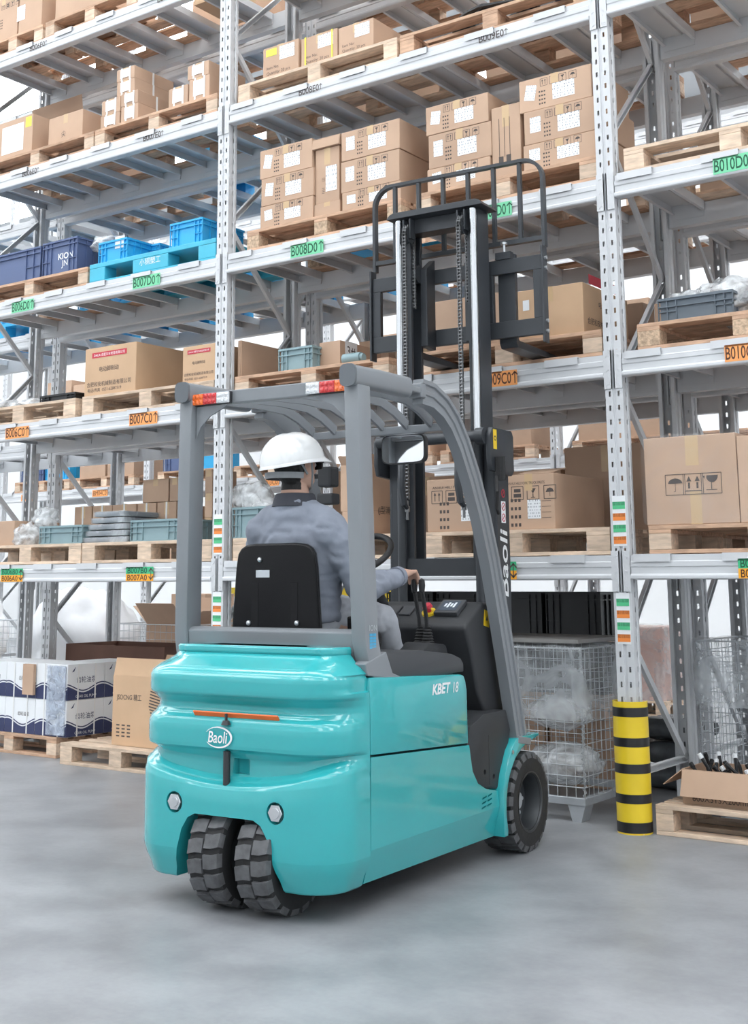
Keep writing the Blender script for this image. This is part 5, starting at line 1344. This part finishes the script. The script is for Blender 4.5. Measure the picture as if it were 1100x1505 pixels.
# carriage, backrest and forks
ca = part('fork_carriage', MB().box(-.52, .52, 1.80, 1.83, 2.865, 2.945).box(-.52, .52, 1.80, 1.83, 2.515, 2.605).box(-.52, -.47, 1.80, 1.83, 2.605, 2.865).box(.47, .52, 1.80, 1.83, 2.605, 2.865).box(-.235, -.185, 1.80, 1.83, 2.605, 2.865).box(.185, .235, 1.80, 1.83, 2.605, 2.865), MASTM, bevel=.003)
for s in (-1, 1):
    MB().prism([(1.70, 2.50), (1.799, 2.49), (1.799, 3.0), (1.70, 2.93)], s*.135-.02, s*.135+.02).build('roller_bracket', MASTM, ca, bevel=.004)
    MB().cyl((s*.15, 1.69, 2.90), (s*.185, 1.69, 2.90), .05, 24).build('mast_roller', MASTM, ca, smooth=30)
    sp_ = MB().box(s*.522-(.0 if s > 0 else .012), s*.522+(.012 if s > 0 else 0), 1.785, 1.845, 2.47, 2.99).build('side_plate', MASTM, ca, bevel=.002)
    for z in (2.53, 2.585, 2.87, 2.925): MB().cyl((s*.5345, 1.815, z), (s*.545, 1.815, z), .011, 8).build('carriage_bolt', ZINC, sp_)
pth = []
for k in range(9): a = R(180-90*k/8); pth.append((-.41+.115*math.cos(a), 1.842, 3.375+.115*math.sin(a)))
pth = [(-.525, 1.842, 2.992)]+pth+[(-x, y, z) for x, y, z in pth[::-1]]+[(.525, 1.842, 2.992)]
lb = part('load_backrest', MB().sweep(pth, [(-.018, -.009), (.018, -.009), (.018, .009), (-.018, .009)], (0, 1, 0)), MASTM, smooth=35)
MB().box(-.515, .515, 1.826, 1.858, 3.03, 3.055).build('backrest_rail', MASTM, lb)
for x in (-.39, -.235, -.078, .078, .235, .39): MB().box(x-.010, x+.010, 1.830, 1.854, 3.055, 3.481).build('backrest_bar', MASTM, lb)
for s in (-1, 1):
    x = s*.30
    f = MB().prism([(1.835, 2.98), (1.868, 2.98), (1.868, 2.515), (1.878, 2.508), (2.85, 2.492), (2.90, 2.482), (2.90, 2.474), (2.0, 2.468), (1.855, 2.468), (1.835, 2.495)], x-.05, x+.05)
    fk = part('fork', f, MASTM, bevel=.003)
    lk = MB().box(x-.045, x+.045, 1.795, 1.834, 2.946, 2.985).build('fork_lock', MASTM, fk); MB().cyl((x, 1.815, 2.985), (x, 1.815, 3.03), .008, 10).cyl((x, 1.815, 3.03), (x, 1.815, 3.042), .018, 12).build('lock_pin', ZINC, fk, smooth=30)

# ------------------------------------------------------------------ driver
JACKET = mat('grey_blue_work_jacket', (.24, .265, .32), .85, 0, .16, 7, .25, 18)
TROUS = mat('light_grey_trousers', (.42, .44, .48), .85, 0, .15, 8, .25, 20)
COLLAR = mat('dark_collar', (.035, .038, .05), .8)
SKIN = mat('skin', (.58, .36, .27), .5, 0, .06, 20)
HAIR = mat('black_hair', (.010, .009, .009), .6, 0, .3, 60, .4, 90)
HELM = mat('white_helmet_shell', (.86, .87, .87), .22, coat=.5)
STRAPG = mat('grey_strap', (.22, .23, .24), .6)
SHOE = mat('black_shoe', (.015, .015, .016), .5)
def remesh(mb, voxel, M, name, smooth_it=4, wrinkle=None):
    me = mb.mesh(name, M); o = bpy.data.objects.new(name, me); COL.objects.link(o)
    md = o.modifiers.new('r', 'REMESH'); md.mode = 'VOXEL'; md.voxel_size = voxel
    s = o.modifiers.new('s', 'SMOOTH'); s.iterations = smooth_it; s.factor = .5
    dg = bpy.context.evaluated_depsgraph_get(); res = bpy.data.meshes.new_from_object(o.evaluated_get(dg)); bpy.data.objects.remove(o)
    if wrinkle:
        res.update(); ns = [v.normal.copy() for v in res.vertices]
        for v, n_ in zip(res.vertices, ns): v.co += n_*wrinkle(v.co)
    res.polygons.foreach_set('use_smooth', [True]*len(res.polygons)); res.materials.clear()
    for q in (M if isinstance(M, (list, tuple)) else [M]): res.materials.append(q)
    res.name = name; return res
def cap(b, p0, r0, p1, r1, n=14):
    b.cyl(p0, p1, r0, n, r1); b.ball(p0, r0, n); b.ball(p1, r1, n)
def chain(b, pts):
    for (p, r), (q, s) in zip(pts, pts[1:]): cap(b, p, r, q, s)
def loft(b, secs, n=28):
    vs = []
    for z, cx, cy, rx, ry in secs: vs += [(cx+rx*math.cos(2*math.pi*k/n), cy+ry*math.sin(2*math.pi*k/n), z) for k in range(n)]
    fs = [(i*n+k, i*n+(k+1) % n, (i+1)*n+(k+1) % n, (i+1)*n+k) for i in range(len(secs)-1) for k in range(n)]
    fs += [tuple(range(n-1, -1, -1)), tuple((len(secs)-1)*n+k for k in range(n))]; b.add(vs, fs)
SHO, ELR, WRR = (.165, .292, 1.452), (.300, .345, 1.215), (.262, .685, 1.262)
ELL, WRL = (-.285, .50, 1.245), (-.225, .73, 1.345)
KNR, ANR, KNL, ANL = (.165, .725, 1.078), (.115, .985, .735), (-.165, .725, 1.078), (-.125, .985, .735)
# continuous body: head, neck, trunk, arms with hands, legs
HT = R(-24)
def hd(p): x, y = p[0], p[1]-.27; return (x*math.cos(HT)-y*math.sin(HT), .27+x*math.sin(HT)+y*math.cos(HT), p[2])
b = MB()
loft(b, [(1.06, 0, .315, .15, .10), (1.20, 0, .31, .15, .10), (1.42, 0, .30, .17, .10), (1.50, 0, .29, .15, .09), (1.55, 0, .28, .07, .065), (1.66, 0, .275, .056, .06)])
n0 = len(b.v)
b.ball((0, .270, 1.755), .098, 24, (.80, 1.0, 1.12)); b.ball((0, .305, 1.685), .062, 18, (.88, 1.0, .95))
b.ball((0, .368, 1.725), .017, 10, (.8, 1.1, 1.3)); b.ball((0, .352, 1.672), .024, 10, (1.1, .8, .5))
for s in (-1, 1): b.ball((s*.079, .262, 1.722), .026, 12, (.35, .7, 1.15))
b.v[n0:] = [hd(v) for v in b.v[n0:]]
chain(b, [(SHO, .055), (ELR, .042), (WRR, .028)]); chain(b, [((-.165, .292, 1.452), .055), (ELL, .042), (WRL, .028)])
chain(b, [((.09, .37, 1.10), .08), (KNR, .055), (ANR, .04)]); chain(b, [((-.09, .37, 1.10), .08), (KNL, .055), (ANL, .04)])
def palm(p, q, w, u):
    p, q, w, u = Vector(p), Vector(q), Vector(w), Vector(u)
    for t in (-.55, -.2, .2, .55): cap(b, p+w*t*.75, .015, q+w*t, .0145, 10)
palm((.258, .705, 1.266), (.238, .818, 1.286), (.034, .008, -.006), (0, 0, 1))
for i, (x, L) in enumerate(((.212, .9), (.229, 1.0), (.246, .98), (.262, .82))):
    k = Vector((x, .830, 1.284))
    chain(b, [(k, .0100), (k+Vector((-.002, .044*L, .004)), .0092), (k+Vector((-.003, .074*L, -.024)), .0088), (k+Vector((-.003, .078*L, -.055*L)), .0080)])
chain(b, [((.232, .745, 1.262), .014), ((.206, .795, 1.250), .0115), ((.204, .845, 1.234), .0095)])
palm((-.222, .752, 1.350), (-.212, .815, 1.352), (.030, -.004, .012), (0, 0, 1))
for i, (x, L) in enumerate(((-.186, .85), (-.203, 1.0), (-.220, .98), (-.236, .85))):
    k = Vector((x, .828, 1.352-.002*i))
    chain(b, [(k, .0098), (k+Vector((0, .034*L, .006)), .0092), (k+Vector((0, .052*L, -.018)), .0088), (k+Vector((0, .042*L, -.046*L)), .008)])
chain(b, [((-.196, .770, 1.345), .013), ((-.176, .800, 1.335), .011), ((-.170, .832, 1.325), .0095)])
drv_me = remesh(b, .0052, [SKIN, HAIR], 'person', 3)
for p in drv_me.polygons:
    c = Vector(p.center); x_, y_ = c.x, c.y-.27; c.x, c.y = x_*math.cos(HT)+y_*math.sin(HT), .27-x_*math.sin(HT)+y_*math.cos(HT)
    if c.z > 1.632 and (c.y < .272 or (c.z > 1.80) or (abs(c.x) > .06 and c.y < .30 and c.z > 1.755)): p.material_index = 1
drv = tag(link('person', drv_me, None, FO, (0, 0, FH)), 'driver in grey-blue work jacket and white helmet sitting on the forklift', 'person')
def wr(f1=1.0, amp=.006):
    def fn(c):
        q = Vector((c.x*9, c.y*9, c.z*15)); a = noise.noise(q*.8)
        w_ = abs(noise.noise(Vector((c.x*6+2, c.y*6, c.z*11))))
        return amp*(a*.8-.9*max(0, .18-w_)*3+noise.noise(q*2.4)*.35)
    return fn
b = MB()
loft(b, [(1.075, 0, .318, .180, .134), (1.10, 0, .318, .188, .138), (1.18, 0, .316, .192, .136), (1.30, 0, .312, .205, .132), (1.40, 0, .306, .212, .125), (1.46, 0, .298, .200, .118), (1.515, 0, .288, .160, .106), (1.555, 0, .282, .115, .092), (1.592, 0, .280, .088, .080)])
for s in (-1, 1): cap(b, (s*.06, .285, 1.535), .062, (s*.150, .290, 1.482), .074)
for s, e, w_ in ((1, ELR, WRR), (-1, ELL, WRL)):
    S_ = Vector((s*.166, .290, 1.455)); E_ = Vector(e); W_ = Vector(w_)
    chain(b, [(S_, .088), (S_.lerp(E_, .45)+Vector((s*.016, 0, 0)), .080), (E_, .066), (E_.lerp(W_, .5), .056), (W_, .044), (W_+(W_-E_).normalized()*.018, .043)])
ja = remesh(b, .009, JACKET, 'work_jacket', 5, wr(1, .013)); JA = link('work_jacket', ja, drv)
cb_ = MB(); cb_.lathe([(1.560, .100), (1.585, .094), (1.612, .086), (1.616, .080), (1.59, .078), (1.556, .080)], (0, .278, 0), 'z', 28); cb_.build('collar', COLLAR, JA, smooth=True)
for e, w_, nm in ((ELR, WRR, 'cuff'), (ELL, WRL, 'cuff')):
    d_ = (Vector(w_)-Vector(e)).normalized(); MB().cyl(Vector(w_)-d_*.005, Vector(w_)+d_*.030, .0455, 20, .044).build('cuff', JACKET, JA, smooth=True)
b = MB()
loft(b, [(1.038, 0, .33, .17, .125), (1.10, 0, .33, .172, .128), (1.16, 0, .33, .165, .12)])
for s, k, a in ((1, KNR, ANR), (-1, KNL, ANL)):
    H_ = Vector((s*.092, .39, 1.115)); K_ = Vector(k); A_ = Vector(a)
    chain(b, [(H_, .088), (H_.lerp(K_, .5), .080), (K_, .070), (K_.lerp(A_, .5), .060), (A_, .054)])
tr_ = remesh(b, .009, TROUS, 'trousers', 6, wr(1, .008)); link('trousers', tr_, drv)
for s, a in ((1, ANR), (-1, ANL)):
    f = MB(); cap(f, (a[0], a[1]+.01, .70), .045, (a[0], a[1]+.02, .685), .044); cap(f, (a[0], a[1]+.03, .676), .040, (a[0]+s*.01, a[1]+.075, .672), .036)
    link('shoe', remesh(f, .008, SHOE, 'shoe', 3), drv)
def turn_mb(self): self.v = [hd(v) for v in self.v]; return self
MB.turn = turn_mb
for s in (-1, 1):
    MB().ball((s*.032, .350, 1.742), .0115, 10).turn().build('eye', mat('eye_white', (.8, .8, .8), .3), drv, smooth=True); MB().ball((s*.032, .3585, 1.742), .0055, 8).turn().build('pupil', BLACK, drv, smooth=True)
MB().box(-.070, .070, .368, .374, 1.722, 1.762).box(-.084, -.074, .27, .37, 1.748, 1.756).box(.074, .084, .27, .37, 1.748, 1.756).turn().build('glasses', BLACK, drv)
# helmet
hb = MB(); hc_ = Vector((0, .262, 1.748)); n = 40; rows = 14; vs = []
for i in range(rows+1):
    a = math.pi/2*i/rows
    for k in range(n):
        t = 2*math.pi*k/n; rx, ry, rz = .124, .148, .130
        x, y, z = rx*math.cos(a)**.8*math.cos(t), ry*math.cos(a)**.8*math.sin(t), rz*math.sin(a)
        rid = .006*max(0, 1-abs(x)/.022)*math.cos(a)**.3 if math.sin(a) > .35 else 0
        vs.append(hc_+Vector((x, y, z+rid)))
fs = [(i*n+k, i*n+(k+1) % n, (i+1)*n+(k+1) % n, (i+1)*n+k) for i in range(rows) for k in range(n)]
hb.add(vs, fs)
vs = []
for w_, dz in ((0, .004), (1, -.006), (1, -.010), (0, -.002)):
    for k in range(n):
        t = 2*math.pi*k/n; fr_ = max(0, math.sin(t))**2; e_ = (.006+.030*fr_)*w_
        vs.append(hc_+Vector(((.124+e_*.6)*math.cos(t), (.148+e_)*math.sin(t), dz-.018*fr_*w_)))
hb.add(vs, [(i*n+k, i*n+(k+1) % n, ((i+1) % 4)*n+(k+1) % n, ((i+1) % 4)*n+k) for i in range(4) for k in range(n)])
tl = R(11)
hb.v = [(v[0], hc_.y+(v[1]-hc_.y)*math.cos(tl)-(v[2]-hc_.z)*math.sin(tl), hc_.z+(v[1]-hc_.y)*math.sin(tl)+(v[2]-hc_.z)*math.cos(tl)) for v in hb.v]
he = hb.turn().build('helmet', HELM, drv, smooth=50); he.rotation_euler = (0, 0, 0)
bd = MB(); vs = []
bd.lathe([(1.676, .100), (1.702, .103), (1.702, .099), (1.676, .096)], (0, 0, 0), 'z', 36)
bd.v = [(x*.90, .245+y*1.06, z) for x, y, z in bd.v]
bd.f = [f for f in bd.f if sum(bd.v[i][1] for i in f)/len(f) < .255]; bd.m = [0]*len(bd.f)
bd.turn().build('helmet_band', STRAPG, he)
for s in (-1, 1):
    MB().tube([(s*.092, .30, 1.765), (s*.084, .312, 1.70), (s*.055, .325, 1.645), (0, .335, 1.625)], .005, 6).tube([(s*.090, .235, 1.765), (s*.086, .285, 1.695)], .005, 6).turn().build('chin_strap', STRAPG if s > 0 else BLACK, he, smooth=True)
